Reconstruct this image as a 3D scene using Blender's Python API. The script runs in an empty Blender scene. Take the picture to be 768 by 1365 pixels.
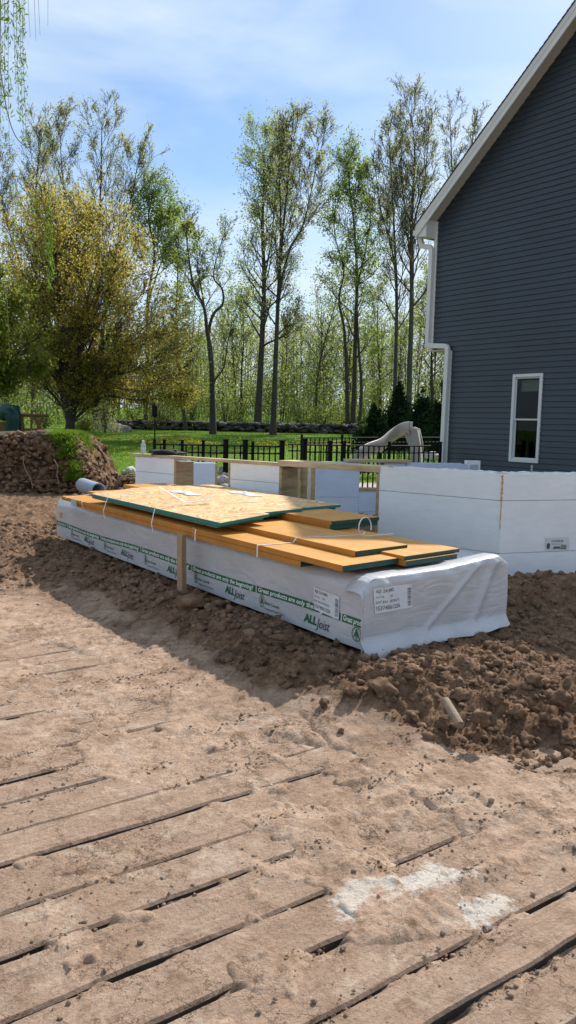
import bpy, bmesh, math, random
import numpy as np
from mathutils import Vector, Matrix
random.seed(7); rng = np.random.default_rng(7)
SC = bpy.context.scene
COL = SC.collection
PI = math.pi

# ------------------------------------------------------------------ camera
F_PX = 1050.0
EYE = np.array([0.0, 0.0, 1.6])
_p = math.atan(117.5/1050); _a = math.atan(0.022)
_F = np.array([0, math.cos(_p), -math.sin(_p)])
_R0 = np.array([1.0, 0, 0]); _U0 = np.cross(_R0, _F)
_R = _R0*math.cos(_a) + _U0*math.sin(_a); _U = -_R0*math.sin(_a) + _U0*math.cos(_a)
cam_d = bpy.data.cameras.new('camera'); cam = bpy.data.objects.new('camera', cam_d); COL.objects.link(cam)
cam_d.sensor_fit = 'VERTICAL'; cam_d.sensor_height = 36; cam_d.lens = F_PX/1365*36
cam_d.clip_start = 0.05; cam_d.clip_end = 2000
M = Matrix(((_R[0], _U[0], -_F[0], 0), (_R[1], _U[1], -_F[1], 0), (_R[2], _U[2], -_F[2], 1.6), (0, 0, 0, 1)))
cam.matrix_world = M
SC.camera = cam

def ray(px, py): return _F + _R*(px-384)/F_PX - _U*(py-682.5)/F_PX
def on_h(px, py, h):
    d = ray(px, py); return EYE + d*((h-1.6)/d[2])
def at_y(px, py, y):
    d = ray(px, py); return EYE + d*(y/d[1])
def on_plane(px, py, P, n):
    d = ray(px, py); P = np.array([P[0], P[1], 0.]); n = np.array([n[0], n[1], 0.])
    return EYE + d*(((P-EYE)@n)/(d@n))

# ------------------------------------------------------------------ world, sun, exposure
SUN_DIR = Vector((0.44, 0.74, 0.78)).normalized()
W_ = bpy.data.worlds.new('World'); SC.world = W_; W_.use_nodes = True
nt = W_.node_tree; nt.nodes.clear()
wo = nt.nodes.new('ShaderNodeOutputWorld'); bg = nt.nodes.new('ShaderNodeBackground')
sky = nt.nodes.new('ShaderNodeTexSky'); sky.sky_type = 'NISHITA'; sky.sun_disc = False
sky.sun_elevation = math.asin(SUN_DIR.z); sky.sun_rotation = math.atan2(SUN_DIR.x, SUN_DIR.y)
sky.air_density = 1.0; sky.dust_density = 0.6; sky.ozone_density = 3.0
tc = nt.nodes.new('ShaderNodeTexCoord')
mp = nt.nodes.new('ShaderNodeMapping'); mp.inputs['Scale'].default_value = (1.0, 1.0, 3.4); mp.inputs['Rotation'].default_value = (0.0, 0.12, 0.0)
mp.inputs['Location'].default_value = (0.35, 0.0, 0.55)
nz = nt.nodes.new('ShaderNodeTexNoise'); nz.inputs['Scale'].default_value = 1.5; nz.inputs['Detail'].default_value = 6; nz.inputs['Roughness'].default_value = 0.5
nz.inputs['Distortion'].default_value = 0.5
sp = nt.nodes.new('ShaderNodeSeparateXYZ')
rmp = nt.nodes.new('ShaderNodeMapRange'); rmp.inputs['From Min'].default_value = 0.39; rmp.inputs['From Max'].default_value = 0.58
rmp.inputs['To Min'].default_value = 0.16; rmp.inputs['To Max'].default_value = 0.93
mix = nt.nodes.new('ShaderNodeMixRGB')
mix.inputs['Color2'].default_value = (5.2, 6.1, 7.0, 1)
nt.links.new(tc.outputs['Generated'], mp.inputs['Vector']); nt.links.new(mp.outputs['Vector'], nz.inputs['Vector'])
nt.links.new(nz.outputs['Fac'], rmp.inputs['Value']); nt.links.new(rmp.outputs['Result'], mix.inputs['Fac'])
hsv = nt.nodes.new('ShaderNodeHueSaturation'); hsv.inputs['Saturation'].default_value = 1.22; nt.links.new(sky.outputs['Color'], hsv.inputs['Color']); nt.links.new(hsv.outputs['Color'], mix.inputs['Color1']); nt.links.new(mix.outputs['Color'], bg.inputs['Color'])
bg.inputs['Strength'].default_value = 0.10
nt.links.new(bg.outputs['Background'], wo.inputs['Surface'])

sun_d = bpy.data.lights.new('sun', 'SUN'); sun = bpy.data.objects.new('sun', sun_d); COL.objects.link(sun)
sun_d.energy = 4.0; sun_d.angle = math.radians(0.53); sun_d.color = (1.0, 0.955, 0.88)
sun.rotation_euler = SUN_DIR.to_track_quat('Z', 'Y').to_euler(); sun.location = (20, 30, 40)

SC.view_settings.view_transform = 'Standard'; SC.view_settings.look = 'None'
SC.view_settings.exposure = 0.62; SC.view_settings.gamma = 1.0
SC.cycles.max_bounces = 6; SC.cycles.transparent_max_bounces = 12
SC.cycles.diffuse_bounces = 4

# ------------------------------------------------------------------ noise
_perm = rng.permutation(256); _perm = np.concatenate([_perm, _perm, _perm])
_g3 = rng.normal(size=(256, 3)); _g3 /= np.linalg.norm(_g3, axis=1)[:, None]
def perlin(x, y, z=0.0):
    x, y, z = np.broadcast_arrays(np.asarray(x, float), np.asarray(y, float), np.asarray(z, float))
    xi = np.floor(x).astype(int); yi = np.floor(y).astype(int); zi = np.floor(z).astype(int)
    xf = x-xi; yf = y-yi; zf = z-zi; xi &= 255; yi &= 255; zi &= 255
    u = xf*xf*xf*(xf*(xf*6-15)+10); v = yf*yf*yf*(yf*(yf*6-15)+10); w = zf*zf*zf*(zf*(zf*6-15)+10)
    def g(i, j, k):
        h = _perm[_perm[_perm[xi+i]+yi+j]+zi+k]; gr = _g3[h]
        return gr[..., 0]*(xf-i)+gr[..., 1]*(yf-j)+gr[..., 2]*(zf-k)
    a0 = g(0, 0, 0)*(1-u)+g(1, 0, 0)*u; a1 = g(0, 1, 0)*(1-u)+g(1, 1, 0)*u
    b0 = g(0, 0, 1)*(1-u)+g(1, 0, 1)*u; b1 = g(0, 1, 1)*(1-u)+g(1, 1, 1)*u
    return ((a0*(1-v)+a1*v)*(1-w)+(b0*(1-v)+b1*v)*w)*1.6
def fbm(x, y, z=0.0, o=4, gain=0.5):
    s = 0; a = 1.0; f = 1.0
    for i in range(o):
        s = s + a*perlin(np.asarray(x)*f+17.3*i, np.asarray(y)*f-9.1*i, np.asarray(z)*f+3.7*i); a *= gain; f *= 2.03
    return s
def sstep(a, b, x):
    t = np.clip((x-a)/(b-a), 0, 1); return t*t*(3-2*t)

# ------------------------------------------------------------------ object helpers
def link(name, me, mats=None, parent=None):
    o = bpy.data.objects.new(name, me); COL.objects.link(o)
    if mats is not None:
        for m in (mats if isinstance(mats, (list, tuple)) else [mats]): me.materials.append(m)
    if parent is not None: o.parent = parent
    return o
def mesh_np(name, V, Fc, mats=None, parent=None, smooth=False, mi=None):
    """V (n,3); Fc (m,k) array with all faces the same size"""
    me = bpy.data.meshes.new(name); V = np.asarray(V, np.float32); Fc = np.asarray(Fc, np.int32)
    k = Fc.shape[1]
    me.vertices.add(len(V)); me.vertices.foreach_set('co', V.ravel())
    me.loops.add(Fc.size); me.loops.foreach_set('vertex_index', Fc.ravel())
    me.polygons.add(len(Fc)); me.polygons.foreach_set('loop_start', np.arange(0, Fc.size, k, dtype=np.int32))
    me.polygons.foreach_set('loop_total', np.full(len(Fc), k, np.int32))
    if smooth: me.polygons.foreach_set('use_smooth', np.ones(len(Fc), bool))
    me.update(calc_edges=True)
    o = link(name, me, mats, parent)
    if mi is not None: me.polygons.foreach_set('material_index', np.asarray(mi, np.int32))
    return o
def mesh_py(name, V, Fc, mats=None, parent=None, smooth=False, mi=None):
    me = bpy.data.meshes.new(name); me.from_pydata([tuple(map(float, v)) for v in V], [], Fc)
    if smooth:
        for p in me.polygons: p.use_smooth = True
    if mi is not None:
        for p, i in zip(me.polygons, mi): p.material_index = i
    me.update()
    return link(name, me, mats, parent)
class MB:
    def __init__(s): s.v = []; s.f = []; s.mi = []
    def add(s, v, f, m=0):
        b = len(s.v); s.v += [tuple(map(float, q)) for q in v]; s.f += [tuple(i+b for i in q) for q in f]; s.mi += [m]*len(f); return s
    def box(s, o, ax, ay, az, m=0):
        """o corner, three edge vectors"""
        o, ax, ay, az = (np.array(q, float) for q in (o, ax, ay, az))
        v = [o, o+ax, o+ax+ay, o+ay, o+az, o+ax+az, o+ax+ay+az, o+ay+az]
        f = [(0, 3, 2, 1), (4, 5, 6, 7), (0, 1, 5, 4), (1, 2, 6, 5), (2, 3, 7, 6), (3, 0, 4, 7)]
        if np.dot(np.cross(ax, ay), az) < 0: f = [q[::-1] for q in f]
        return s.add(v, f, m)
    def cbox(s, c, sx, sy, sz, m=0):
        return s.box((c[0]-sx/2, c[1]-sy/2, c[2]-sz/2), (sx, 0, 0), (0, sy, 0), (0, 0, sz), m)
    def tube(s, P, r, n=8, m=0, cap=True):
        P = [np.array(p, float) for p in P]; R_ = r if hasattr(r, '__len__') else [r]*len(P)
        rings = []; up = np.array([0.123, 0.2, 1.0])
        for i, p in enumerate(P):
            d = P[min(i+1, len(P)-1)]-P[max(i-1, 0)]; d /= np.linalg.norm(d)+1e-9
            a = np.cross(d, up)
            if np.linalg.norm(a) < 0.1: a = np.cross(d, (1, 0, 0))
            a /= np.linalg.norm(a); b = np.cross(d, a)
            if i: # keep twist small
                k = max(range(n), key=lambda q: np.dot(a*math.cos(2*PI*q/n)+b*math.sin(2*PI*q/n), pa))
                t = 2*PI*k/n; a, b = a*math.cos(t)+b*math.sin(t), -a*math.sin(t)+b*math.cos(t)
            pa = a
            rings.append([p+R_[i]*(a*math.cos(2*PI*q/n)+b*math.sin(2*PI*q/n)) for q in range(n)])
        v = [q for r_ in rings for q in r_]; f = []
        for i in range(len(P)-1):
            for q in range(n): f.append((i*n+q, i*n+(q+1) % n, (i+1)*n+(q+1) % n, (i+1)*n+q))
        if cap: f.append(tuple(range(n))[::-1]); f.append(tuple((len(P)-1)*n+q for q in range(n)))
        return s.add(v, f, m)
    def prism(s, poly, vec, m=0):
        n = len(poly); vec = np.array(vec, float); v = [np.array(p, float) for p in poly]; v += [p+vec for p in v]
        f = [tuple(range(n))[::-1], tuple(range(n, 2*n))] + [(i, (i+1) % n, n+(i+1) % n, n+i) for i in range(n)]
        return s.add(v, f, m)
    def build(s, name, mats=None, parent=None, smooth=False):
        o = mesh_py(name, s.v, s.f, mats, parent, smooth, s.mi)
        bm = bmesh.new(); bm.from_mesh(o.data); bmesh.ops.recalc_face_normals(bm, faces=bm.faces); bm.to_mesh(o.data); bm.free()
        return o
def tag(o, label=None, cat=None, group=None, kind=None):
    if label: o['label'] = label
    if cat: o['category'] = cat
    if group: o['group'] = group
    if kind: o['kind'] = kind
    return o
def empty(name, loc=(0, 0, 0)):
    o = bpy.data.objects.new(name, None); COL.objects.link(o); o.location = loc; o.empty_display_size = 0.2; return o
def settle(root):
    """move an Empty's children so that world coordinates stay while the Empty sits at its base"""
    loc = Vector(root.location)
    for c in root.children: c.location = Vector(c.location)-loc
def grid_faces(nu, nv):
    i, j = np.meshgrid(np.arange(nu-1), np.arange(nv-1), indexing='ij')
    a = (i*nv+j).ravel(); return np.stack([a, a+nv, a+nv+1, a+1], 1)
def bevel(o, w, seg=1):
    m = o.modifiers.new('bevel', 'BEVEL'); m.width = w; m.segments = seg; m.limit_method = 'ANGLE'; m.angle_limit = math.radians(35); return o

# ------------------------------------------------------------------ materials
def new_mat(name):
    m = bpy.data.materials.new(name); m.use_nodes = True; t = m.node_tree
    return m, t, t.nodes['Principled BSDF']
def nd(t, typ, **kw):
    n = t.nodes.new(typ)
    for k, v in kw.items():
        if k in n.inputs: n.inputs[k].default_value = v
        else: setattr(n, k, v)
    return n
def noise_n(t, scale, detail=4, rough=0.55, vec=None, dist=0.0):
    n = nd(t, 'ShaderNodeTexNoise'); n.inputs['Scale'].default_value = scale; n.inputs['Detail'].default_value = detail
    n.inputs['Roughness'].default_value = rough; n.inputs['Distortion'].default_value = dist
    if vec is not None: t.links.new(vec, n.inputs['Vector'])
    return n
def ramp_n(t, src, stops):
    r = nd(t, 'ShaderNodeValToRGB'); el = r.color_ramp.elements
    while len(el) < len(stops): el.new(0.5)
    for e, (p, c) in zip(el, stops):
        e.position = p; e.color = (*c, 1) if len(c) == 3 else c
    t.links.new(src, r.inputs['Fac']); return r
def mixc(t, fac, a, b, mode='MIX'):
    m = nd(t, 'ShaderNodeMixRGB'); m.blend_type = mode
    for k, v in (('Fac', fac), ('Color1', a), ('Color2', b)):
        if hasattr(v, 'is_linked'): t.links.new(v, m.inputs[k])
        elif isinstance(v, tuple): m.inputs[k].default_value = (*v, 1) if len(v) == 3 else v
        else: m.inputs[k].default_value = v
    return m.outputs['Color']
def bump_n(t, src, strength, dist, prev=None):
    b = nd(t, 'ShaderNodeBump'); b.inputs['Strength'].default_value = strength; b.inputs['Distance'].default_value = dist
    t.links.new(src, b.inputs['Height'])
    if prev is not None: t.links.new(prev, b.inputs['Normal'])
    return b.outputs['Normal']
def coords(t, kind='Object', scale=None, rot=None, loc=None):
    c = nd(t, 'ShaderNodeTexCoord').outputs[kind]
    if scale or rot or loc:
        m = nd(t, 'ShaderNodeMapping'); t.links.new(c, m.inputs['Vector'])
        if scale: m.inputs['Scale'].default_value = scale
        if rot: m.inputs['Rotation'].default_value = rot
        if loc: m.inputs['Location'].default_value = loc
        return m.outputs['Vector']
    return c
def simple(name, col, rough=0.6, var=0.12, scale=8.0, bump=0.0, bscale=40.0, metal=0.0, spec=0.4, obj_var=0.0):
    m, t, b = new_mat(name); v = coords(t)
    n = noise_n(t, scale, 5, 0.6, v)
    lo = tuple(max(0, c*(1-var)) for c in col); hi = tuple(min(1, c*(1+var)) for c in col)
    c = ramp_n(t, n.outputs['Fac'], [(0.3, lo), (0.7, hi)]).outputs['Color']
    if obj_var:
        oi = nd(t, 'ShaderNodeObjectInfo'); hs = nd(t, 'ShaderNodeHueSaturation')
        mr = nd(t, 'ShaderNodeMapRange'); mr.inputs['To Min'].default_value = 1-obj_var; mr.inputs['To Max'].default_value = 1+obj_var
        t.links.new(oi.outputs['Random'], mr.inputs['Value']); t.links.new(mr.outputs['Result'], hs.inputs['Value']); t.links.new(c, hs.inputs['Color']); c = hs.outputs['Color']
    t.links.new(c, b.inputs['Base Color'])
    b.inputs['Roughness'].default_value = rough; b.inputs['Metallic'].default_value = metal; b.inputs['Specular IOR Level'].default_value = spec
    if bump:
        n2 = noise_n(t, bscale, 4, 0.6, v); t.links.new(bump_n(t, n2.outputs['Fac'], bump, 0.01), b.inputs['Normal'])
    return m

def soil_mat(name, dust_shade=None, dust_spots=False, grain=0.0):
    """dusty=None reads the 'dusty' colour attribute: 1 = pale compacted tan, 0 = dark loose earth, also the shadow painted beside the bundle"""
    m, t, b = new_mat(name)
    geo = nd(t, 'ShaderNodeNewGeometry').outputs['Position']
    n1 = noise_n(t, 1.1, 6, 0.62, geo, 0.3); n2 = noise_n(t, 9.0, 6, 0.7, geo); n3 = noise_n(t, 70.0, 4, 0.75, geo)
    tan = ramp_n(t, n2.outputs['Fac'], [(0.30, (0.22, 0.135, 0.080)), (0.44, (0.43, 0.29, 0.200)), (0.56, (0.48, 0.332, 0.238)), (0.72, (0.56, 0.41, 0.31))]).outputs['Color']
    dark = ramp_n(t, n2.outputs['Fac'], [(0.3, (0.085, 0.046, 0.026)), (0.52, (0.19, 0.110, 0.063)), (0.72, (0.33, 0.20, 0.12))]).outputs['Color']
    if dust_shade is None:
        at = nd(t, 'ShaderNodeVertexColor'); at.layer_name = 'dust_shade'
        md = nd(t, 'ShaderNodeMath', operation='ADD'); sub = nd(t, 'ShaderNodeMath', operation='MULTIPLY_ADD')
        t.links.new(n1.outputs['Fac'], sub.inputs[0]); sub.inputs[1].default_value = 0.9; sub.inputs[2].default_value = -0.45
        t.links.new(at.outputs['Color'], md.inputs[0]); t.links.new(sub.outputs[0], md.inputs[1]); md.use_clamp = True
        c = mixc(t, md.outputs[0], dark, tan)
    else:
        sub = nd(t, 'ShaderNodeMath', operation='MULTIPLY_ADD'); sub.use_clamp = True
        t.links.new(n1.outputs['Fac'], sub.inputs[0]); sub.inputs[1].default_value = 0.7; sub.inputs[2].default_value = dust_shade-0.35
        c = mixc(t, sub.outputs[0], dark, tan)
    if grain:
        cc = nd(t, 'ShaderNodeMapping'); cc.inputs['Rotation'].default_value = (0, 0, -math.atan2(.5777, .8162)); t.links.new(geo, cc.inputs['Vector'])
        c2 = nd(t, 'ShaderNodeMapping'); c2.inputs['Scale'].default_value = (1.2, 26, 1); t.links.new(cc.outputs[0], c2.inputs['Vector'])
        ng = noise_n(t, 3.0, 6, 0.7, c2.outputs[0], 0.4)
        c = mixc(t, grain, c, ramp_n(t, ng.outputs['Fac'], [(0.3, (0.17, 0.115, 0.083)), (0.6, (0.42, 0.30, 0.22))]).outputs['Color'])
    # broad patches: damp brown, dusty pale, and thin drying cracks
    if name in ('loose_earth', 'muddy_timber'):
        na = noise_n(t, 2.6, 8, 0.68, geo, 0.6); nb2 = noise_n(t, 4.3, 8, 0.7, geo, 1.0)
        c = mixc(t, ramp_n(t, na.outputs['Fac'], [(0.50, (0, 0, 0)), (0.64, (.42, .42, .42))]).outputs['Color'], c, (0.30, 0.19, 0.12))
        fb = ramp_n(t, nb2.outputs['Fac'], [(0.53, (0, 0, 0)), (0.66, (.6, .6, .6))]).outputs['Color']
        if dust_shade is None: fb = mixc(t, 1.0, fb, at.outputs['Color'], 'MULTIPLY')
        c = mixc(t, fb, c, (0.55, 0.43, 0.33))
        nk = noise_n(t, 13.0, 7, 0.78, geo, 0.8); c = mixc(t, ramp_n(t, nk.outputs['Fac'], [(0.53, (0, 0, 0)), (0.63, (.55, .55, .55))]).outputs['Color'], c, (0.20, 0.125, 0.08))
    vc = nd(t, 'ShaderNodeTexVoronoi'); vc.feature = 'DISTANCE_TO_EDGE'; vc.inputs['Scale'].default_value = 5.5
    vw = nd(t, 'ShaderNodeVectorMath', operation='MULTIPLY_ADD'); t.links.new(noise_n(t, 4.0, 6, .7, geo).outputs['Color'], vw.inputs[0]); vw.inputs[1].default_value = (.55, .55, .55); t.links.new(geo, vw.inputs[2]); t.links.new(vw.outputs[0], vc.inputs['Vector'])
    ck = nd(t, 'ShaderNodeMapRange'); ck.inputs['From Min'].default_value = 0.0; ck.inputs['From Max'].default_value = 0.035; t.links.new(vc.outputs['Distance'], ck.inputs['Value'])
    nm_ = noise_n(t, 1.7, 4, .6, geo); cm = nd(t, 'ShaderNodeMath', operation='MAXIMUM'); t.links.new(ck.outputs['Result'], cm.inputs[0])
    t.links.new(ramp_n(t, nm_.outputs['Fac'], [(0.46, (1, 1, 1)), (0.58, (0, 0, 0))]).outputs['Color'], cm.inputs[1])
    c = mixc(t, 1.0, c, ramp_n(t, cm.outputs[0], [(0, (.55, .5, .46)), (1, (1, 1, 1))]).outputs['Color'], 'MULTIPLY')
    # fine speckle of crumbs
    sp_ = ramp_n(t, n3.outputs['Fac'], [(0.30, (0.62, 0.58, 0.56)), (0.44, (0.97, 0.97, 0.97)), (0.58, (1.02, 1.02, 1.02)), (0.72, (1.18, 1.18, 1.18))]).outputs['Color']
    c = mixc(t, 1.0, c, sp_, 'MULTIPLY')
    if dust_spots:
        prev = c
        for (x, y, rx, ry, st) in dust_spots:
            mpn = nd(t, 'ShaderNodeMapping'); mpn.vector_type = 'TEXTURE'
            mpn.inputs['Location'].default_value = (x, y, -0.2); mpn.inputs['Rotation'].default_value = (0, 0, math.atan2(.5777, .8162)); mpn.inputs['Scale'].default_value = (rx, ry, 1)
            t.links.new(geo, mpn.inputs['Vector'])
            ln = nd(t, 'ShaderNodeVectorMath', operation='LENGTH'); t.links.new(mpn.outputs[0], ln.inputs[0])
            nn = noise_n(t, 5.5, 7, 0.7, geo)
            ad = nd(t, 'ShaderNodeMath', operation='MULTIPLY_ADD'); t.links.new(nn.outputs['Fac'], ad.inputs[0]); ad.inputs[1].default_value = 3.4; t.links.new(ln.outputs['Value'], ad.inputs[2])
            mr = nd(t, 'ShaderNodeMapRange'); mr.inputs['From Min'].default_value = 2.36; mr.inputs['From Max'].default_value = 2.14
            mr.inputs['To Min'].default_value = 0; mr.inputs['To Max'].default_value = st
            t.links.new(ad.outputs[0], mr.inputs['Value'])
            prev = mixc(t, mr.outputs['Result'], prev, (0.60, 0.535, 0.46))
        c = prev
    t.links.new(c, b.inputs['Base Color']); b.inputs['Roughness'].default_value = 0.95; b.inputs['Specular IOR Level'].default_value = 0.15
    vo = nd(t, 'ShaderNodeTexVoronoi'); vo.inputs['Scale'].default_value = 42; t.links.new(geo, vo.inputs['Vector'])
    nb = noise_n(t, 22.0, 8, 0.72, geo)
    nl = noise_n(t, 6.5, 9, 0.68, geo, 0.5)
    nrm = bump_n(t, nl.outputs['Fac'], 0.8, 0.035)
    nrm = bump_n(t, cm.outputs[0], 0.7, 0.008, nrm)
    nrm = bump_n(t, nb.outputs['Fac'], 0.8, 0.020, nrm)
    nrm = bump_n(t, n3.outputs['Fac'], 0.8, 0.008, nrm)
    t.links.new(nrm, b.inputs['Normal'])
    return m

def leaf_mat(name, c1, c2, trans, tamt=0.45):
    m = bpy.data.materials.new(name); m.use_nodes = True; t = m.node_tree; t.nodes.clear()
    out = nd(t, 'ShaderNodeOutputMaterial'); d = nd(t, 'ShaderNodeBsdfDiffuse'); tr = nd(t, 'ShaderNodeBsdfTranslucent'); mx = nd(t, 'ShaderNodeMixShader')
    geo = nd(t, 'ShaderNodeNewGeometry')
    n = noise_n(t, 0.9, 3, 0.6, geo.outputs['Position']); n2 = nd(t, 'ShaderNodeTexWhiteNoise'); t.links.new(geo.outputs['Position'], n2.inputs['Vector'])
    r = ramp_n(t, n.outputs['Fac'], [(0.35, c1), (0.65, c2)])
    t.links.new(r.outputs['Color'], d.inputs['Color'])
    t.links.new(mixc(t, 0.5, r.outputs['Color'], trans), tr.inputs['Color'])
    mx.inputs['Fac'].default_value = tamt
    t.links.new(d.outputs[0], mx.inputs[1]); t.links.new(tr.outputs[0], mx.inputs[2]); t.links.new(mx.outputs[0], out.inputs['Surface'])
    return m
def wood_mat(name, lo, hi, axis_scale=(2, 30, 30), rough=0.6, bump=0.25, stain=None, rot=None):
    m, t, b = new_mat(name); v = coords(t, 'Object', axis_scale, rot)
    n = noise_n(t, 1.0, 6, 0.65, v, 0.6)
    c = ramp_n(t, n.outputs['Fac'], [(0.3, lo), (0.7, hi)]).outputs['Color']
    n2 = noise_n(t, 2.3, 4, 0.6, coords(t)); c = mixc(t, 1.0, c, ramp_n(t, n2.outputs['Fac'], [(0.3, (0.78, 0.78, 0.78)), (0.7, (1.12, 1.12, 1.12))]).outputs['Color'], 'MULTIPLY')
    if stain:
        n3 = noise_n(t, 5.0, 6, 0.75, coords(t, 'Object', (1, 6, 6)))
        c = mixc(t, ramp_n(t, n3.outputs['Fac'], [(0.58, (0, 0, 0)), (0.68, (1, 1, 1))]).outputs['Color'], c, stain)
    t.links.new(c, b.inputs['Base Color']); b.inputs['Roughness'].default_value = rough; b.inputs['Specular IOR Level'].default_value = 0.3
    t.links.new(bump_n(t, n.outputs['Fac'], bump, 0.003), b.inputs['Normal'])
    return m

# local frame of the timber bundle: LL runs away along its length, WW across it to the right
LL = np.array([-.5777, .8162]); WW = np.array([.8162, .5777]); OO = np.array([0.54846, 5.33789])
def lw(l, w, h=0.0):
    q = OO+LL*l+WW*w; return np.array([q[0], q[1], h])
L3 = np.array([*LL, 0.]); W3 = np.array([*WW, 0.]); Z3 = np.array([0, 0, 1.])

DUST = [(0.55, 2.93, 0.34, 0.15, .95), (0.80, 2.80, 0.22, 0.13, .9), (0.30, 2.86, 0.26, 0.10, .75), (-0.05, 3.75, .05, .04, .5)]
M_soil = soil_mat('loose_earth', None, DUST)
M_clod = soil_mat('clod_earth', 0.16)
M_plank = soil_mat('muddy_timber', 0.80, DUST, 0.40)
M_rootsoil = soil_mat('mound_earth', 0.05)
M_plankside = simple('wet_timber_edge', (0.045, 0.038, 0.032), 0.9, 0.4, 12, 0.5, 30)
M_stone = simple('field_stone', (0.27, 0.24, 0.21), 0.85, 0.35, 6, 0.5, 25, obj_var=.25)
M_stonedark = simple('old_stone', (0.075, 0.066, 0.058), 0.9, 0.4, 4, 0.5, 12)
M_bark = simple('bark', (0.055, 0.045, 0.036), 0.95, 0.4, 6, 0.6, 14)
M_barkpale = simple('bark_grey', (0.065, 0.055, 0.045), 0.95, 0.4, 6, 0.6, 14)
M_twigfar = simple('far_twig', (0.075, 0.056, 0.050), 0.95, 0.3, 3)
M_twig = simple('twig', (0.15, 0.12, 0.09), 0.95, 0.3, 3)

# ------------------------------------------------------------------ terrain
def lawn_h(x, y):
    return 1.0*sstep(15, 48, y) + 0.03*(y-48).clip(0, 90) + 0.03*perlin(x*.15, y*.15)
def pad_dist(x, y):
    dx = x-OO[0]; dy = y-OO[1]; l = dx*LL[0]+dy*LL[1]; w = dx*WW[0]+dy*WW[1]
    a = np.maximum(-0.12-l, 0); b = np.maximum(-0.12-w, 0)
    return np.hypot(a, b), l, w
HEAPS = [(1.05, 4.95, .42, .30, .09), (1.75, 5.00, .6, .38, .13), (1.35, 4.60, .40, .26, .08), (2.15, 4.75, .5, .35, .12), (.70, 4.80, .26, .2, .07), (0.85, 4.45, .3, .2, .045),
         (2.45, 7.20, .55, .30, .20), (3.3, 7.35, .7, .35, .22), (2.02, 7.25, .28, .2, .08), (-0.3, 6.0, .35, .3, .05), (.12, 5.25, .28, .22, .05), (-.95, 6.95, .35, .25, .07), (-1.7, 7.6, .4, .3, .05), (2.9, 4.9, .7, .5, .12)]
def base_h(x, y):
    d, l, w = pad_dist(x, y)
    amp = 0.2*(1-sstep(7.0, 12.0, y)); return -amp*sstep(0.05, 1.05, d), d, l, w
def loose_mask(x, y, d, l, w):
    n = 0.28*fbm(x*1.3, y*1.3, 2.0, 3)
    a = 1-sstep(0.52, 0.92, np.hypot(np.maximum(-.1-l, 0)*(.98-.50*sstep(-.55, .05, w)), np.maximum(-.15-w, 0)*1.55)+n)*(1-.6*sstep(7, 9, y))
    # compacted level patch between the heap and the foam wall
    flat = np.exp(-(((x-2.6)/.8)**2+((y-6.0)/.5)**2)*1.2)
    return np.clip(a-0.75*flat, 0, 1)
_cp = [(395, 958), (450, 1000), (512, 1034), (548, 1060), (590, 1082), (632, 1122), (668, 1150), (720, 1165)]
_cq = [on_h(a, b, -.18)[:2] for a, b in _cp]; CRACKS = [(_cq[i], _cq[i+1], .024) for i in range(len(_cq)-1)]
_cp = [(628, 1060), (672, 1088), (705, 1110)]; _cq = [on_h(a, b, -.18)[:2] for a, b in _cp]; CRACKS += [(_cq[i], _cq[i+1], .02) for i in range(2)]
_cp = [(560, 1098), (600, 1088)]; CRACKS += [(on_h(560, 1100, -.18)[:2], on_h(598, 1086, -.18)[:2], .015)]
def ground_h(x, y, fine=True):
    b, d, l, w = base_h(x, y); m = loose_mask(x, y, d, l, w); h = b
    for (hx, hy, sx, sy, a) in HEAPS: h = h + a*np.exp(-((x-hx)/sx)**2-((y-hy)/sy)**2)
    h = h + 0.03*perlin(x*.8, y*.8)*m
    rough = np.abs(fbm(x*3.6, y*3.6, 5.0, 6, .62)); h = h + m*(0.045*rough+0.040*fbm(x*5.5, y*5.5, 15.0, 6, .66)-0.012)
    # compacted part: gentle relief and faint tread ribs parallel to the mats
    ribs = np.sin(l*2*PI/0.13+1.5*perlin(x*1.5, y*1.5))*sstep(.0, .5, perlin(x*.9+4, y*.9, 8.)+.2)
    h = h + (1-m)*(0.013*fbm(x*2.2, y*2.2, 1.0, 4, .6)+0.014*np.abs(fbm(x*9, y*9, 3.0, 5, .65))*sstep(-2.6, -1.2, w)+0.006*np.abs(fbm(x*14, y*14, 3.0, 3, .6))+0.006*ribs*(1-sstep(6, 9, y)))
    # soil lies below the mat tops on the left and in front, and creeps over them to the right
    side = sstep(-1.9, -1.05, w+0.70*fbm(x*1.1, y*1.1, 9., 4)+0.10*l*(l > -2)); near = sstep(-2.02, -2.30, l)
    bury = np.clip(side*(1-near), 0, 1)
    far = sstep(1.2, 2.8, l); bury = np.clip(np.maximum(bury, far), 0, 1)
    low = np.minimum(-0.052+0.030*fbm(x*4, y*4, 6., 4)+(0.066-.045*near)*sstep(-.25, .38, fbm(x*1.1+7, y*1.1, 16., 5, .62)), .004+.004*fbm(x*6, y*6, 2., 3))
    crust = 0.026+0.010*fbm(x*2.5, y*2.5, 4., 4)
    on = (1-m)*sstep(0.5, 1.0, d)
    h = h + on*((1-bury)*low+bury*crust)
    for (q0, q1, dep) in CRACKS:   # drying cracks along the buried mat ends
        sx, sy = q1[0]-q0[0], q1[1]-q0[1]; L2 = sx*sx+sy*sy; tq = np.clip(((x-q0[0])*sx+(y-q0[1])*sy)/L2, 0, 1)
        wx_ = .022*perlin(x*7, y*7, 3.)+.010*perlin(x*23, y*23, 5.); ds = np.hypot(x+wx_-q0[0]-tq*sx, y+.7*wx_-q0[1]-tq*sy)
        h = h-dep*(.4+.6*sstep(-.3, .5, perlin(x*4, y*4, 44.)))*np.exp(-(ds/.010)**2)
    return h, m, d, l, w
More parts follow.
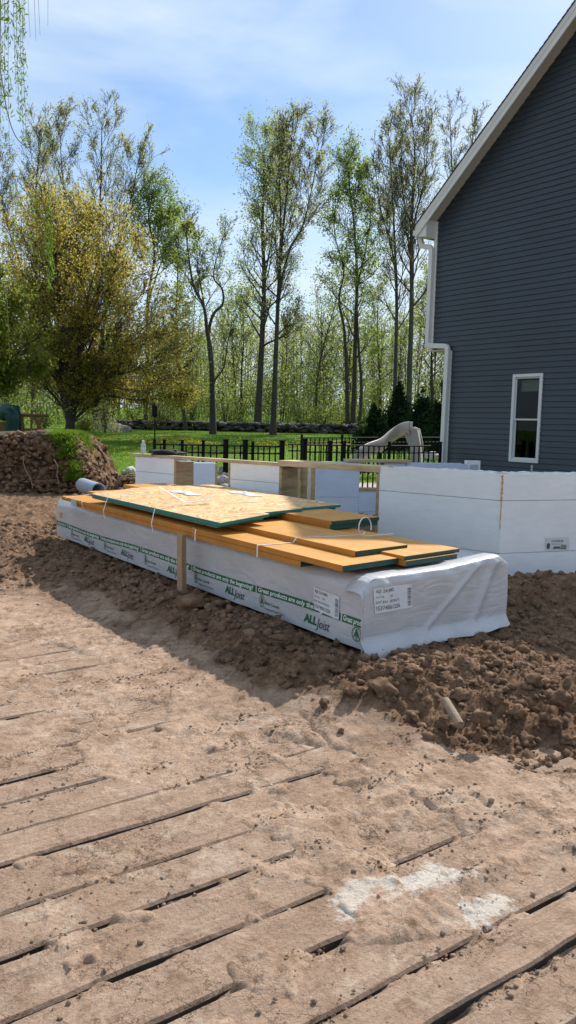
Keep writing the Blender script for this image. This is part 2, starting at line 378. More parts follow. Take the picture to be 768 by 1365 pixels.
# main earth sheet: a fan finer towards the viewer's end
NU, NV = 820, 620
yy = 0.9*np.exp(np.linspace(0, math.log(20/0.9), NU)); tt = np.linspace(-1, 1, NV)
Y = np.repeat(yy[:, None], NV, 1); X = tt[None, :]*(0.62*Y+1.2)
H, m_, d_, l_, w_ = ground_h(X, Y)
edge = sstep(13.8, 15.4, Y+0.5*perlin(X*.7, Y*.7)-2.0*sstep(-1.8, -3.0, X)); H = H+.07*sstep(12.5, 14.2, Y)
H = np.where(Y > 13, H*(1-edge)+edge*(-0.5), H)
V = np.stack([X, Y, H], -1).reshape(-1, 3)
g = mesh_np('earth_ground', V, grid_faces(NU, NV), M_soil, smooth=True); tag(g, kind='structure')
dus_shade = np.clip(1.0-m_*1.05-0.45*sstep(6.5, 13, Y)+0.0*X, 0, 1)
dus_shade = np.clip(dus_shade-0.50*(1-sstep(.35, 1.15, np.hypot(np.maximum(-.1-l_, 0)*.8, np.maximum(-.1-w_, 0))+.15*fbm(X*2, Y*2, 21., 3))), 0, 1)  # damp soil beside the bundle; its cast shadow is also painted into this tone
dus_shade = np.clip(dus_shade-0.33*sstep(.05, .5, fbm(X*1.6, Y*1.6, 12., 3))*(w_ > -2.6), 0, 1)
low_h = sstep(-0.215, -0.25, H)*(m_ < .3); dus_shade = np.clip(dus_shade-0.45*low_h, 0, 1)
ca = g.data.color_attributes.new('dust_shade', 'FLOAT_COLOR', 'POINT')
ca.data.foreach_set('color', np.stack([dus_shade, dus_shade, dus_shade, np.ones_like(dus_shade)], -1).astype(np.float32).ravel())

# lawn / far ground to the horizon
M_lawn, t, b = new_mat('lawn_grass'); geo = nd(t, 'ShaderNodeNewGeometry').outputs['Position']
n1 = noise_n(t, 0.35, 5, 0.6, geo); n2 = noise_n(t, 14, 5, 0.7, geo)
c = ramp_n(t, n1.outputs['Fac'], [(0.3, (0.085, 0.165, 0.016)), (0.7, (0.15, 0.25, 0.024))]).outputs['Color']
c = mixc(t, 1.0, c, ramp_n(t, n2.outputs['Fac'], [(0.3, (0.65, 0.65, 0.6)), (0.7, (1.3, 1.3, 1.2))]).outputs['Color'], 'MULTIPLY')
t.links.new(c, b.inputs['Base Color']); b.inputs['Roughness'].default_value = 0.9; b.inputs['Specular IOR Level'].default_value = 0.1
t.links.new(bump_n(t, n2.outputs['Fac'], 1.0, 0.05), b.inputs['Normal'])
gx = np.concatenate([np.linspace(-900, -60, 8), np.linspace(-50, 50, 120), np.linspace(60, 900, 8)])
gy = np.concatenate([np.linspace(-400, -12, 8), np.linspace(-10, 140, 180), np.linspace(160, 1500, 10)])
GX, GY = np.meshgrid(gx, gy, indexing='ij'); GZ = lawn_h(GX, GY)
inn = (GY < 14.2) & (GY > -50) & (np.abs(GX) < 18); GZ = np.where(GY < 14.2, np.minimum(GZ, -0.55), GZ)
lawn = mesh_np('lawn', np.stack([GX, GY, GZ], -1).reshape(-1, 3), grid_faces(len(gx), len(gy)), M_lawn, smooth=True); tag(lawn, kind='structure')
ax2 = np.concatenate([np.linspace(-60, 60, 60)]); ay2 = np.linspace(-70, 14, 50); AX, AY = np.meshgrid(ax2, ay2, indexing='ij')
ap = mesh_np('earth_apron', np.stack([AX, AY, -.34+.03*perlin(AX*.3, AY*.3)-.02*(AY > 1)], -1).reshape(-1, 3), grid_faces(60, 50), M_plank, smooth=True); tag(ap, kind='structure')
def gz(x, y): return float(lawn_h(np.array(float(x)), np.array(float(y))))

def blades(name, P, hgt, wid, mat, lean=0.5, parent=None):
    n = len(P); a = rng.uniform(0, 2*PI, n); hh = hgt*rng.uniform(.5, 1.3, n); ww = wid*rng.uniform(.7, 1.3, n)
    dx = np.cos(a)*ww; dy = np.sin(a)*ww; lx = rng.normal(0, lean, n)*hh; ly = rng.normal(0, lean, n)*hh
    V = np.empty((n, 3, 3)); V[:, 0] = P-np.stack([dx, dy, 0*dx], 1); V[:, 1] = P+np.stack([dx, dy, 0*dx], 1); V[:, 2] = P+np.stack([lx, ly, hh], 1)
    return mesh_np(name, V.reshape(-1, 3), np.arange(3*n).reshape(-1, 3), mat, parent)
M_blade = leaf_mat('grass_blade', (0.085, 0.155, 0.016), (0.15, 0.23, 0.026), (0.26, 0.40, 0.04), .4)
M_dand = simple('dandelion_yellow', (0.75, 0.52, 0.02), 0.8, 0.1)
n = 90000; by = 15.5+33*rng.random(n)**1.3; bx = by*rng.uniform(-.42, .36, n)
P = np.stack([bx, by, lawn_h(bx, by)-.01], 1)
tag(blades('grass', P, .075, .012, M_blade), 'short green lawn grass', 'grass', kind='stuff')
n = 1300; by = np.clip(rng.normal(35.6, 1.5, n), 31, 42); bx = by*(rng.uniform(-.37, .13, n)); keep = fbm(bx*.25, by*.25, 3., 2) > -.25; bx = bx[keep]; by = by[keep]
sc_ = rng.random(70)*14+17; xx_ = sc_*rng.uniform(-.30, -.16, 70); bx = np.concatenate([bx, xx_]); by = np.concatenate([by, sc_])
n = len(bx); th = np.linspace(0, 2*PI, 6, endpoint=False); R_ = .023
V = np.stack([bx[:, None]+R_*np.cos(th), by[:, None]+R_*np.sin(th), (lawn_h(bx, by)+.07)[:, None]+.02*np.sin(th)-0.015*(1)+0*th], -1)
tag(mesh_np('dandelions', V.reshape(-1, 3), np.arange(6*n).reshape(-1, 6), M_dand), 'yellow dandelions scattered over the lawn', 'flowers', kind='stuff')

# ------------------------------------------------------------------ clods
def rock_shape(seed, sub=2, rough=.28, flat=.75):
    bm = bmesh.new(); bmesh.ops.create_icosphere(bm, subdivisions=sub, radius=1.0)
    V = np.array([v.co[:] for v in bm.verts]); Fc = np.array([[v.index for v in f.verts] for f in bm.faces]); bm.free()
    d = 1+rough*fbm(V[:, 0]*1.3+seed*7.7, V[:, 1]*1.3, V[:, 2]*1.3+seed, 3, .6); V = V*d[:, None]; V[:, 2] *= flat
    return V, Fc
SH = [rock_shape(i, 1, .85, .7) for i in range(8)]; SHB = [rock_shape(i+20, 3, .62, .75) for i in range(6)]
def clods(name, P, S, mat, shapes=SH, sink=.3):
    Vs = []; Fs = []; off = 0
    for i, (p, s) in enumerate(zip(P, S)):
        V, Fc = shapes[i % len(shapes)]; a = rng.uniform(0, 2*PI); ca, sa = math.cos(a), math.sin(a)
        sx, sy, sz = s*rng.uniform(.7, 1.3, 3)
        v = V*np.array([sx, sy, sz]); v = np.stack([v[:, 0]*ca-v[:, 1]*sa, v[:, 0]*sa+v[:, 1]*ca, v[:, 2]], 1)+p+np.array([0, 0, s*(.5-sink)])
        Vs.append(v); Fs.append(Fc+off); off += len(V)
    return mesh_np(name, np.concatenate(Vs), np.concatenate(Fs), mat)
n = 190000; cy_ = 1.8+10*rng.random(n)**1.1; cx_ = cy_*rng.uniform(-.42, .45, n)
hh, mm, dd, l0, w0 = ground_h(cx_, cy_)
pr = mm*1.0+0.006+.05*(np.exp(-((l0+1.2)/.9)**2)*(w0 > -1.8)); inside = (l0 > -.05) & (l0 < 6.4) & (w0 > -.03) & (w0 < 1.5)
keep = (rng.random(n) < pr*.42) & ~inside
cx_, cy_, hh, mm = cx_[keep], cy_[keep], hh[keep], mm[keep]
ss = (0.0042+0.030*rng.random(len(cx_))**12)*np.where(mm > .3, 1.1, .6)*np.clip(cy_/4.5, .6, 1.3)
P_ = np.stack([cx_, cy_, hh], 1); lo_ = mm > .25
tag(clods('earth_crumbs', P_[lo_], ss[lo_], M_clod), 'loose crumbs of brown earth', 'soil', kind='stuff')
tag(clods('dusty_crumbs', P_[~lo_], ss[~lo_], M_plank), 'small tan crumbs scattered on the flattened ground', 'soil', kind='stuff')
# large clods one can point at
BIG = [(513, 915, .085, .4), (577, 922, .065, .3), (548, 893, .05, .3), (590, 965, .035, .2), (628, 868, .05, .2), (660, 930, .05, .3), (691, 948, .055, .3), (700, 985, .05, .2),
       (712, 905, .05, .3), (745, 930, .05, .3), (640, 955, .05, .2), (653, 880, .045, .2), (432, 935, .03, .2), (455, 975, .022, .2), (350, 880, .04, .3), (330, 855, .045, .3), (388, 895, .045, .3),
       (430, 905, .045, .3), (470, 920, .05, .3), (690, 785, .06, .3), (725, 778, .07, .3), (755, 780, .06, .3), (708, 798, .045, .2), (615, 925, .045, .3), (180, 775, .05, .3), (215, 800, .05, .3), (760, 985, .05, .3), (738, 960, .04, .3)]
CL = ["largest dark clod in the heap below the bundle's near corner", "pale rounded clod right of the dark one in the heap", "dark clod tucked under the wrap's pointed hem", "small round clod left of the rusty pipe stub",
      "clod just below the right part of the wrap's hem", "clod in the middle of the right hand heap", "clod on the lower slope of the right hand heap", "brown clod low on the heap's front fringe",
      "clod high on the heap near the smooth patch", "clod near the right edge of the picture on the heap", "clod to the right of the rusty pipe stub", "rough clod under the wrap's hem right of centre",
      "small clod lying loose in front of the bundle corner", "smallest loose clod on the flat tan ground", "clod in the shade below the middle logo", "clod in the shade right of the fist sized stone",
      "shaded clod below the second logo from the corner", "shaded clod below the first big logo", "shaded clod left of the largest dark clod", "leftmost clod on the heap against the foam wall",
      "largest clod on the heap against the foam wall", "rightmost clod on the heap against the foam wall", "low clod at the foot of the heap by the foam wall", "clod above the rusty pipe stub", "clod in the shade far left of the wooden stake", "clod in the shade near the wooden stake's left", "clod at the right picture edge low on the heap", "flat clod on the right fringe of the heap"]
for i, ((px, py, s, sk), lb) in enumerate(zip(BIG, CL)):
    p = on_h(px, py, -.02)
    for _ in range(6):
        h = float(ground_h(np.array(p[0]), np.array(p[1]))[0]); p = on_h(px, py, h+s*.3)
    V, Fc = SHB[i % 6]; a = rng.uniform(0, 6.28); ca, sa = math.cos(a), math.sin(a)
    v = V*s*rng.uniform(.8, 1.2, 3); v = np.stack([v[:, 0]*ca-v[:, 1]*sa, v[:, 0]*sa+v[:, 1]*ca, v[:, 2]], 1)
    o = mesh_np('earth_clod', v, Fc, M_clod, smooth=True); o.location = (p[0], p[1], h+s*.15)
    tag(o, lb, 'clod', 'large clods of dug earth')

# ------------------------------------------------------------------ timber mats under the mud
mat_root = empty('timber_mat', tuple(lw(-1.5, -2.5, -.27)))
tag(mat_root, 'mud covered mat of wide timber planks laid side by side in the foreground', 'timber mat')
EDG = [-2.98, -2.76, -2.523, -2.309, -2.047, -1.788, -1.51, -1.247, -.945, -.697, -.421, -.186, .088, .339, .64, .88, 1.12, 1.36, 1.6, 1.84, 2.08, 2.32]
EDG = [-3.7, -3.45, -3.2] + EDG
for i in range(len(EDG)-1):
    a, bb = EDG[i], EDG[i+1]; gap = 0.010+0.022*rng.random()**1.5; 
    w1 = 1.6 if bb < -2.0 else (0.2 if bb < -1 else -.3-.15*max(0, bb)); w0_ = -5.2
    cuts = [w0_]
    jo = -3.1+1.5*rng.random() if bb > -1.9 else 9
    cuts = [w0_, jo, w1] if w0_ < jo < w1-.4 and i == 99 else [w0_, w1]
    for k in range(len(cuts)-1):
        u0, u1 = cuts[k]+.003, cuts[k+1]-.003; nu = max(8, int((u1-u0)/.05)); us = np.linspace(u0, u1, nu)
        z0 = -0.2+rng.uniform(-.006, .006); tw = rng.uniform(-.004, .004)
        prof = [(-1, -.09), (-1, -.012), (-.93, 0), (-.5, .001), (0, .0), (.5, .001), (.93, 0), (1, -.012), (1, -.09)]
        half = (bb-a-gap)/2; mid = (a+bb)/2; Vp = []
        for u in us:
            e0 = .011*float(fbm(u*2.3, i*3.3, 1., 4)); e1 = .011*float(fbm(u*2.3, i*3.3, 9., 4))
            for (q, z) in prof:
                ll_ = mid+q*half+(e0 if q < 0 else e1)*abs(q)
                zz = z0+z+tw*q+(.004*float(perlin(u*4, ll_*9, i*1.7)) if z > -.05 else 0)
                amp = 1-sstep(7.0, 12.0, OO[1]+LL[1]*ll_+WW[1]*u); Vp.append(lw(ll_, u, zz*1.0))
        Fq = []
        for q in range(nu-1):
            for k2 in range(9): Fq.append((q*9+k2, (q+1)*9+k2, (q+1)*9+(k2+1) % 9, q*9+(k2+1) % 9))
        Fq += [tuple(range(9)), tuple(nu*9-1-q for q in range(9))]
        o = mesh_py('plank', np.array(Vp)-np.array(mat_root.location), Fq, [M_plank, M_plankside], mat_root, mi=[1 if (q % 9) in (0, 7, 8) else 0 for q in range(9*(nu-1))]+[1, 1])
        bm = bmesh.new(); bm.from_mesh(o.data); bmesh.ops.recalc_face_normals(bm, faces=bm.faces); bm.to_mesh(o.data); bm.free()
# crumbs caught along the gaps between the planks
n = 14000; ee = np.array(EDG)[rng.integers(3, len(EDG)-3, n)]+rng.normal(0, .022, n)*np.where(rng.random(n) < .25, 4, 1); uu = rng.uniform(-4.0, 1.2, n)
gx_ = OO[0]+LL[0]*ee+WW[0]*uu; gy_ = OO[1]+LL[1]*ee+WW[1]*uu; gh, gm, gd, _, _ = ground_h(gx_, gy_)
kp = (gy_ > 1.7) & (gm < .3) & (gd > .8) & (fbm(gx_*2.0, gy_*2.0, 33., 3) > .05); gx_, gy_, gh, ee = gx_[kp], gy_[kp], gh[kp], ee[kp]
gh = np.maximum(gh, np.where(np.min(np.abs(ee[:, None]-np.array(EDG)[None]), 1) > .022, -.2, -.225))
tag(clods('mat_crumbs', np.stack([gx_, gy_, gh], 1), .003+.008*rng.random(len(gx_))**3, M_plank), 'small crumbs of dried mud lying along the gaps of the timber mat', 'soil', kind='stuff')
bpy.context.view_layer.update()

# ------------------------------------------------------------------ wrapped joist bundle
def wrap_mat(name):
    m, t, b = new_mat(name); v = coords(t)
    b.inputs['Base Color'].default_value = (0.66, 0.68, 0.72, 1); b.inputs['Roughness'].default_value = 0.30; b.inputs['Specular IOR Level'].default_value = 0.5
    n0 = noise_n(t, 3.0, 3, .5, v); t.links.new(ramp_n(t, n0.outputs['Fac'], [(.3, (.44, .44, .455)), (.7, (.51, .51, .525))]).outputs['Color'], b.inputs['Base Color'])
    v2 = coords(t, 'Object', (1.0, 1.0, 3.0), (0.3, 0.4, 0.6)); n1 = noise_n(t, 3.2, 3, .5, v2, 1.4); n2 = noise_n(t, 16, 5, .6, v, .8)
    a = bump_n(t, n1.outputs['Fac'], .22, .045); a = bump_n(t, n2.outputs['Fac'], .10, .008, a)
    t.links.new(a, b.inputs['Normal']); return m
M_wrap = wrap_mat('white_wrap')
M_green = simple('print_green', (0.012, 0.115, 0.045), .5, .05)
M_black = simple('print_black', (0.03, 0.035, 0.035), .5, .05)
M_whitep = simple('print_white', (0.72, 0.75, 0.72), .5, .03)
M_label = simple('paper_label', (0.62, 0.64, 0.66), .6, .08, 12)
M_grey = simple('print_grey', (0.16, 0.17, 0.18), .6, .05)
BL, BWd = 6.30, 1.455
def side_off(L_, h):
    """bulge of the long side, outwards (-W)"""
    L_ = np.asarray(L_, float); h = np.asarray(h, float)
    o = 0.010*perlin(L_*1.6, h*2.5, 3.3)+0.010*np.abs(perlin(L_*1.1+h*1.6, h*1.1-L_*.5, 7.7))*sstep(.12, .4, h)+0.006*sstep(.25, .03, h)*perlin(L_*5, 1., 2.)
    return o+.004
def side_pt(L_, h, off=0.0):
    o = side_off(L_, h)+off
    if np.ndim(L_) == 0: return lw(L_, -float(o), h)
    q = OO[None]+LL[None]*np.asarray(L_)[:, None]-WW[None]*np.asarray(o)[:, None]; return np.stack([q[:, 0], q[:, 1], np.asarray(h)*np.ones(len(q))], 1)
def end_off(w, h):
    """bulge of the near end, outwards (-L)"""
    w = np.asarray(w, float); h = np.asarray(h, float)
    fold = 0.020*np.exp(-((w-(1.28-.55*(.5-h)))/.05)**2)+0.014*np.exp(-((w-(1.05-1.25*(.5-h)))/.035)**2)+0.016*np.exp(-((w-(.16+.28*(.5-h)))/.04)**2)*sstep(.2, .5, h)
    o = .014+fold+.008*perlin(w*3, h*3, 1.)+.012*sstep(.1, .6, h)*perlin(w*7+2*h, h*1.5, 4.)
    hem = sstep(.14, .02, h); return o+hem*(.055+.022*perlin(w*5.5, 3., 2.))
bundle = empty('wrapped_joist_bundle', tuple(lw(3.15, .73, 0)))
tag(bundle, 'long bundle of engineered joists wrapped in white printed plastic resting on the dug earth', 'lumber bundle')
# side and top in one sheet
Ls = np.linspace(-.0, BL, 230); prof = [('s', h) for h in np.linspace(.045, .43, 12)]
rows = []
for kind, h in prof: rows.append(side_pt(Ls, np.full(len(Ls), h)))
tz = .545
for k, a in enumerate(np.linspace(.15, 1.0, 6)):
    w = .085*(1-math.cos(a*PI/2)); h = .43+(tz-.43)*math.sin(a*PI/2)
    o = np.array(side_off(Ls, np.full(len(Ls), h)))*(1-a)
    q = OO[None]+LL[None]*Ls[:, None]+WW[None]*(w-o)[:, None]; rows.append(np.stack([q[:, 0], q[:, 1], h+a*.008*perlin(Ls*5, 9., 1.)], 1))
for w in np.linspace(.12, 1.40, 22):
    q = OO[None]+LL[None]*Ls[:, None]+WW[None]*w; rows.append(np.stack([q[:, 0], q[:, 1], tz-.004+.045*float(sstep(1.1, 1.4, w))*(1-sstep(1.0, 2.5, Ls)*.5)+(.008*perlin(Ls*3, w*4, 1.)+.006*perlin(Ls*9, w*9, 2.))*(.4 if w < 1.15 else 1)], 1))
for h, dw in ((tz+.02, .04), (tz-.02, .055), (.3, .06), (.05, .06)):
    q = OO[None]+LL[None]*Ls[:, None]+WW[None]*(1.40+dw); rows.append(np.stack([q[:, 0], q[:, 1], np.full(len(Ls), h)], 1))
A = np.stack(rows, 0); n_r = len(rows)
w_o = mesh_np('wrap', A.reshape(-1, 3), grid_faces(n_r, len(Ls))[:, ::-1], M_wrap, bundle, smooth=True)
# near end cover with folded corner, draped hem
ws = np.linspace(-.035, 1.475, 120); hs_ = np.linspace(0, 1, 46); E_ = np.zeros((46, 120, 3))
hem_pts = np.array([(-.035, .035), (.0, .03), (.10, -.035), (.2, -.02), (.33, .012), (.5, .02), (.62, .035), (.7, .022), (.95, .03), (1.2, .03), (1.45, .04), (1.48, .055)])
hem = np.interp(ws, hem_pts[:, 0], hem_pts[:, 1])
for i, tq in enumerate(hs_):
    top = np.interp(ws, [-.035, .02, .12, .8, 1.38, 1.475], [.44, .515, .546, .550, .600, .54])
    h = hem+(top-hem)*tq
    o = end_off(ws, h)*(1-.9*max(0, tq-.93)/.07)
    o = o+.03*np.exp(-((ws-.10)/.10)**2)*sstep(.12, -.02, h)
    sidew = ws-.012*np.exp(-((ws+.035)/.02)**2)
    q = OO[None]-LL[None]*o[:, None]+WW[None]*sidew[:, None]; E_[i] = np.stack([q[:, 0], q[:, 1], h], 1)
# roll the upper edge back over the top
ext = []
for k, (back, up) in enumerate(((.02, .008), (.07, .012), (.16, .006), (.20, -.02))):
    h = E_[-1, :, 2]+up*1.0+.004*perlin(ws*9, k*.5, 3.); q = E_[-1, :, :2]+LL[None]*back
    ext.append(np.stack([q[:, 0], q[:, 1], h], 1))
E_ = np.concatenate([E_, np.stack(ext)], 0)
mesh_np('end_cover', E_.reshape(-1, 3), grid_faces(E_.shape[0], 120)[:, ::-1], M_wrap, bundle, smooth=True)
# tucked flap along the near vertical edge, and the far end
fl = MB(); hseq = np.linspace(.03, .47, 14)
Vf = [];
for h in hseq:
    for dl, dwf in ((-.018, -.03), (-.004, -.030), (.008, -.024), (.018, -.010)): Vf.append(lw(dl, dwf+.004*math.sin(h*31), h))
mesh_np('corner_flap', np.array(Vf), grid_faces(14, 4), M_wrap, bundle, smooth=True)
Vf = [lw(BL, -.012, .045), lw(BL, BWd, .05), lw(BL, BWd, tz), lw(BL, .08, tz), lw(BL, -.005, .43)]
mesh_py('far_end_cover', Vf, [(0, 1, 2, 3, 4)], M_wrap, bundle)
core = MB(); core.box(lw(.02, .03, .05), L3*(BL-.05), W3*(BWd-.08), Z3*.46)
M_joist = wood_mat('joist_wood', (.32, .19, .08), (.5, .33, .16)); core.build('joist_stack', M_joist, bundle)
# green band with lettering
def strip_on_side(l0, l1, hc, wdt, mat, name, off=.003, seg=.03):
    n = max(2, int(abs(l1-l0)/seg)); Lq = np.linspace(l0, l1, n); R2 = []
    for k in np.linspace(-.5, .5, 4): R2.append(side_pt(Lq, np.array([hc(x) for x in Lq])+k*wdt, off))
    return mesh_np(name, np.stack(R2).reshape(-1, 3), grid_faces(4, n)[:, ::-1], mat, bundle, smooth=True)
hc = lambda L_: .226+.010*math.sin(L_*2.1+.4)*(1 if L_ > .5 else .3)-.004*max(0, L_-3)
seps = [.248+1.13*k for k in range(6)]
prev = -.0
for k in range(6):
    l0 = .012 if k == 0 else seps[k-1]+.012; l1 = min(seps[k]-.008, BL-.02)
    strip_on_side(l0, l1, hc, .058, M_green, 'green_band')
strip_on_side(seps[-1]+.012, BL-.01, hc, .058, M_green, 'green_band')
def text_mesh(txt, size, bold=0.0, shear=0.0, sx=1.0):
    cu = bpy.data.curves.new('t', 'FONT'); cu.body = txt; cu.size = size; cu.offset = bold; cu.shear = shear; cu.resolution_u = 2
    o = bpy.data.objects.new('t', cu); COL.objects.link(o); dg = bpy.context.evaluated_depsgraph_get()
    me = bpy.data.meshes.new_from_object(o.evaluated_get(dg)); bpy.data.objects.remove(o)
    bm = bmesh.new(); bm.from_mesh(me); bmesh.ops.triangulate(bm, faces=bm.faces)
    V = np.array([v.co[:] for v in bm.verts]) if bm.verts else np.zeros((0, 3)); Fc = np.array([[v.index for v in f.verts] for f in bm.faces]); bm.free(); bpy.data.meshes.remove(me)
    V[:, 0] *= sx; return V, Fc
def text_side(txt, lstart, hbase, size, mat, name, bold=0, shear=0, sx=1.0, off=.005, follow=None, fitl=None):
    V, Fc = text_mesh(txt, size, bold, shear, sx); x = V[:, 0]-V[:, 0].min()
    if fitl: x = x*(fitl/x.max())
    Lq = lstart-x; h = hbase+V[:, 1]
    if follow: h = np.array([follow(q) for q in Lq])+V[:, 1]-size*.26
    return mesh_np(name, side_pt(Lq, h, off), Fc, mat, bundle)
for k in range(6):
    s_ = seps[k]; e_ = seps[k+1] if k+1 < len(seps) else BL
    if k == 5: text_side('Great products are', BL-.06, 0, .052, M_whitep, 'band_lettering', .0006, .2, follow=hc, fitl=.30, off=.0055); continue
    text_side('Great products are only the beginning!', e_-.035, 0, .052, M_whitep, 'band_lettering', .0012, .18, follow=hc, fitl=1.05, off=.0055)
text_side('Great prod', .225, 0, .056, M_whitep, 'band_lettering', .0012, .18, follow=hc, fitl=.20, off=.0055)
def tree_logo(put, r, parent, asp=1.0):
    """ring with a stylised fir inside; put(x, y) maps to world"""
    V = []; Fc = []; n = 32
    for k in range(n):
        a = 2*PI*k/n
        for rr in (r, r*.88): V.append((rr*math.cos(a), rr*math.sin(a)))
    for k in range(n): a = 2*k; b_ = (2*k+2) % (2*n); Fc += [(a, b_, b_+1), (a, b_+1, a+1)]
    def poly(pts):
        b0 = len(V); V.extend([(x*r, y*r) for x, y in pts]); Fc.extend([(b0, b0+i, b0+i+1) for i in range(1, len(pts)-1)])
    poly([(-.07, -.82), (.07, -.82), (.07, .7), (-.07, .7)])
    for yb, ww_ in ((.45, .30), (.12, .48), (-.22, .62)):
        for s in (-1, 1): poly([(0, yb+.32), (s*ww_, yb-.12), (s*ww_*.95, yb-.30), (0, yb+.10)][:4])
    P = np.array([put(x*asp, y) for x, y in V]); return mesh_np('tree_emblem', P, np.array(Fc), M_green, parent)
tree_logo(lambda x, y: side_pt(.075-x, .145+y, .0055), .052, bundle, .95)
k = 0
for l0 in (.703, 1.886, 3.013, 4.16, 5.30):
    text_side('ALL', l0, .105, .088, M_green, 'product_name', .0035, .12, fitl=.17, off=.0045)
    text_side('Joist', l0-.165, .092, .105, M_black, 'product_name', .0, .25, fitl=.165, off=.006)
for l0 in (1.33, 2.46, 3.56, 4.66, 5.78):
    tree_logo(lambda x, y, l0=l0: side_pt(l0-.04-x, .142+y, .0055), .052, bundle, .7)
    text_side('Boise Cascade', l0-.09, .125, .036, M_black, 'maker_name', .0004, 0, fitl=.20)
    text_side('Engineered Wood Products', l0-.09, .082, .028, M_black, 'maker_name', 0, 0, fitl=.27)
# paper labels
def label_on(put, wd, ht, parent, lines, qx):
    nu, nv = 14, 10; P = [put(u*wd/(nu-1), v*ht/(nv-1), 0) for u in range(nu) for v in range(nv)]
    lo = mesh_np('shipping_label', np.array(P), grid_faces(nu, nv), M_label, parent, smooth=True)
    for (txt, x, y, s, bw) in lines:
        V, Fc = text_mesh(txt, s, bw); V[:, 0] -= V[:, 0].min(); 
        mesh_np('label_print', np.array([put(x+a, y+b_, .002) for a, b_, _ in V]), Fc, M_grey, lo)
    V = []; Fc = []; y = .02
    while y < ht-.03:
        hgt = random.choice((.0022, .004, .006)); b0 = len(V); V += [put(qx, y, .002), put(qx+.035, y, .002), put(qx+.035, y+hgt, .002), put(qx, y+hgt, .002)]; Fc.append((b0, b0+1, b0+2, b0+3)); y += hgt+random.choice((.002, .003, .005))
    mesh_np('label_barcode', np.array(V), np.array(Fc), M_grey, lo)
    return lo
def end_pt(w, h, off=0):
    o = float(end_off(w, h))+.005+off; return lw(-o, w, h)
label_on(lambda x, y, z: end_pt(.055+x+.02*(1-y/.18), .300+y+.01*x, z), .36, .18, bundle,
         [('AJS 24 RM2', .02, .145, .034, .0004), ('16 F16       KP', .02, .105, .026, 0), ('KNT 8A1  09720215', .015, .068, .026, .0002), ('15374061226', .015, .02, .042, .0006)], .315)
label_on(lambda x, y, z: side_pt(.575-x, .222+y-.06*x, .006+z), .30, .17, bundle,
         [('AJS 24 RM2', .015, .135, .032, .0004), ('16 F16     KP', .015, .098, .024, 0), ('KNT 8A1 09720215', .01, .064, .022, .0002), ('15374061226', .01, .02, .036, .0006)], .255)
m_or = simple('print_orange', (.75, .22, .05), .5); 
mesh_np('orange_mark', np.array([side_pt(6.18, .30, .004), side_pt(6.08, .30, .004), side_pt(6.08, .37, .004), side_pt(6.18, .37, .004)]), np.array([[0, 1, 2, 3]]), m_or, bundle)
M_dun = wood_mat('dunnage_wood', (.16, .10, .06), (.28, .19, .12))
settle(bundle)
for l_, nm in ((.9, 'nearest'), (2.6, 'second'), (4.3, 'third'), (5.9, 'farthest')):
    d = MB(); d.box((0, 0, 0), L3*.09, W3*1.4, Z3*.085); o = d.build('skid', M_dun); o.location = lw(l_, .0, -.045); tag(o, f'wooden skid in the dark gap under the wrapped bundle, {nm} of the row', 'skid', 'skids under the joist bundle')

# ------------------------------------------------------------------ boards stacked on the bundle
M_lvl = wood_mat('glued_lumber', (.50, .21, .032), (.68, .33, .062), (1.2, 26, 60), .5, .15, (.40, .22, .09))
M_lvlside = wood_mat('glued_lumber_edge', (.40, .15, .020), (.56, .235, .035), (1.0, 40, 160), .5, .3)
M_dgreen = simple('end_sealer', (0.010, 0.055, 0.045), .6, .2, 20)
M_osbedge = simple('osb_edge_paint', (0.010, 0.17, 0.16), .6, .25, 60)
def osb_mat():
    m, t, b = new_mat('strand_board'); v = coords(t, 'Object', (1, 1, 1)); 
    nw = noise_n(t, 3, 3, .5, v); vm = nd(t, 'ShaderNodeVectorMath', operation='MULTIPLY_ADD'); t.links.new(nw.outputs['Color'], vm.inputs[0]); vm.inputs[1].default_value = (.6, .6, 0); t.links.new(v, vm.inputs[2])
    cs = []
    for k, (rz, sx, sy) in enumerate(((.5, 14, 38), (2.0, 16, 36), (1.2, 12, 30))):
        mpn = nd(t, 'ShaderNodeMapping'); mpn.inputs['Rotation'].default_value = (0, 0, rz); mpn.inputs['Scale'].default_value = (sx, sy, 4); t.links.new(vm.outputs[0], mpn.inputs['Vector'])
        vo = nd(t, 'ShaderNodeTexVoronoi'); vo.inputs['Scale'].default_value = 1.0; t.links.new(mpn.outputs[0], vo.inputs['Vector'])
        sp3 = nd(t, 'ShaderNodeSeparateColor'); t.links.new(vo.outputs['Color'], sp3.inputs[0]); cs.append(sp3.outputs[0]); cs.append(sp3.outputs[1])
    r1 = ramp_n(t, cs[0], [(0, (.33, .155, .045)), (.45, (.58, .33, .125)), (1, (.74, .50, .24))]).outputs['Color']
    r2 = ramp_n(t, cs[2], [(0, (.38, .19, .06)), (.5, (.60, .36, .145)), (1, (.76, .54, .28))]).outputs['Color']
    r3 = ramp_n(t, cs[4], [(0, (.50, .28, .11)), (1, (.76, .53, .28))]).outputs['Color']
    st = nd(t, 'ShaderNodeMath', operation='GREATER_THAN'); t.links.new(cs[3], st.inputs[0]); st.inputs[1].default_value = .5
    s2 = nd(t, 'ShaderNodeMath', operation='GREATER_THAN'); t.links.new(cs[5], s2.inputs[0]); s2.inputs[1].default_value = .6
    c = mixc(t, s2.outputs[0], mixc(t, st.outputs[0], r1, r2), r3); t.links.new(c, b.inputs['Base Color']); b.inputs['Roughness'].default_value = .7
    t.links.new(bump_n(t, cs[0], .2, .002), b.inputs['Normal']); return m
M_osb = osb_mat()
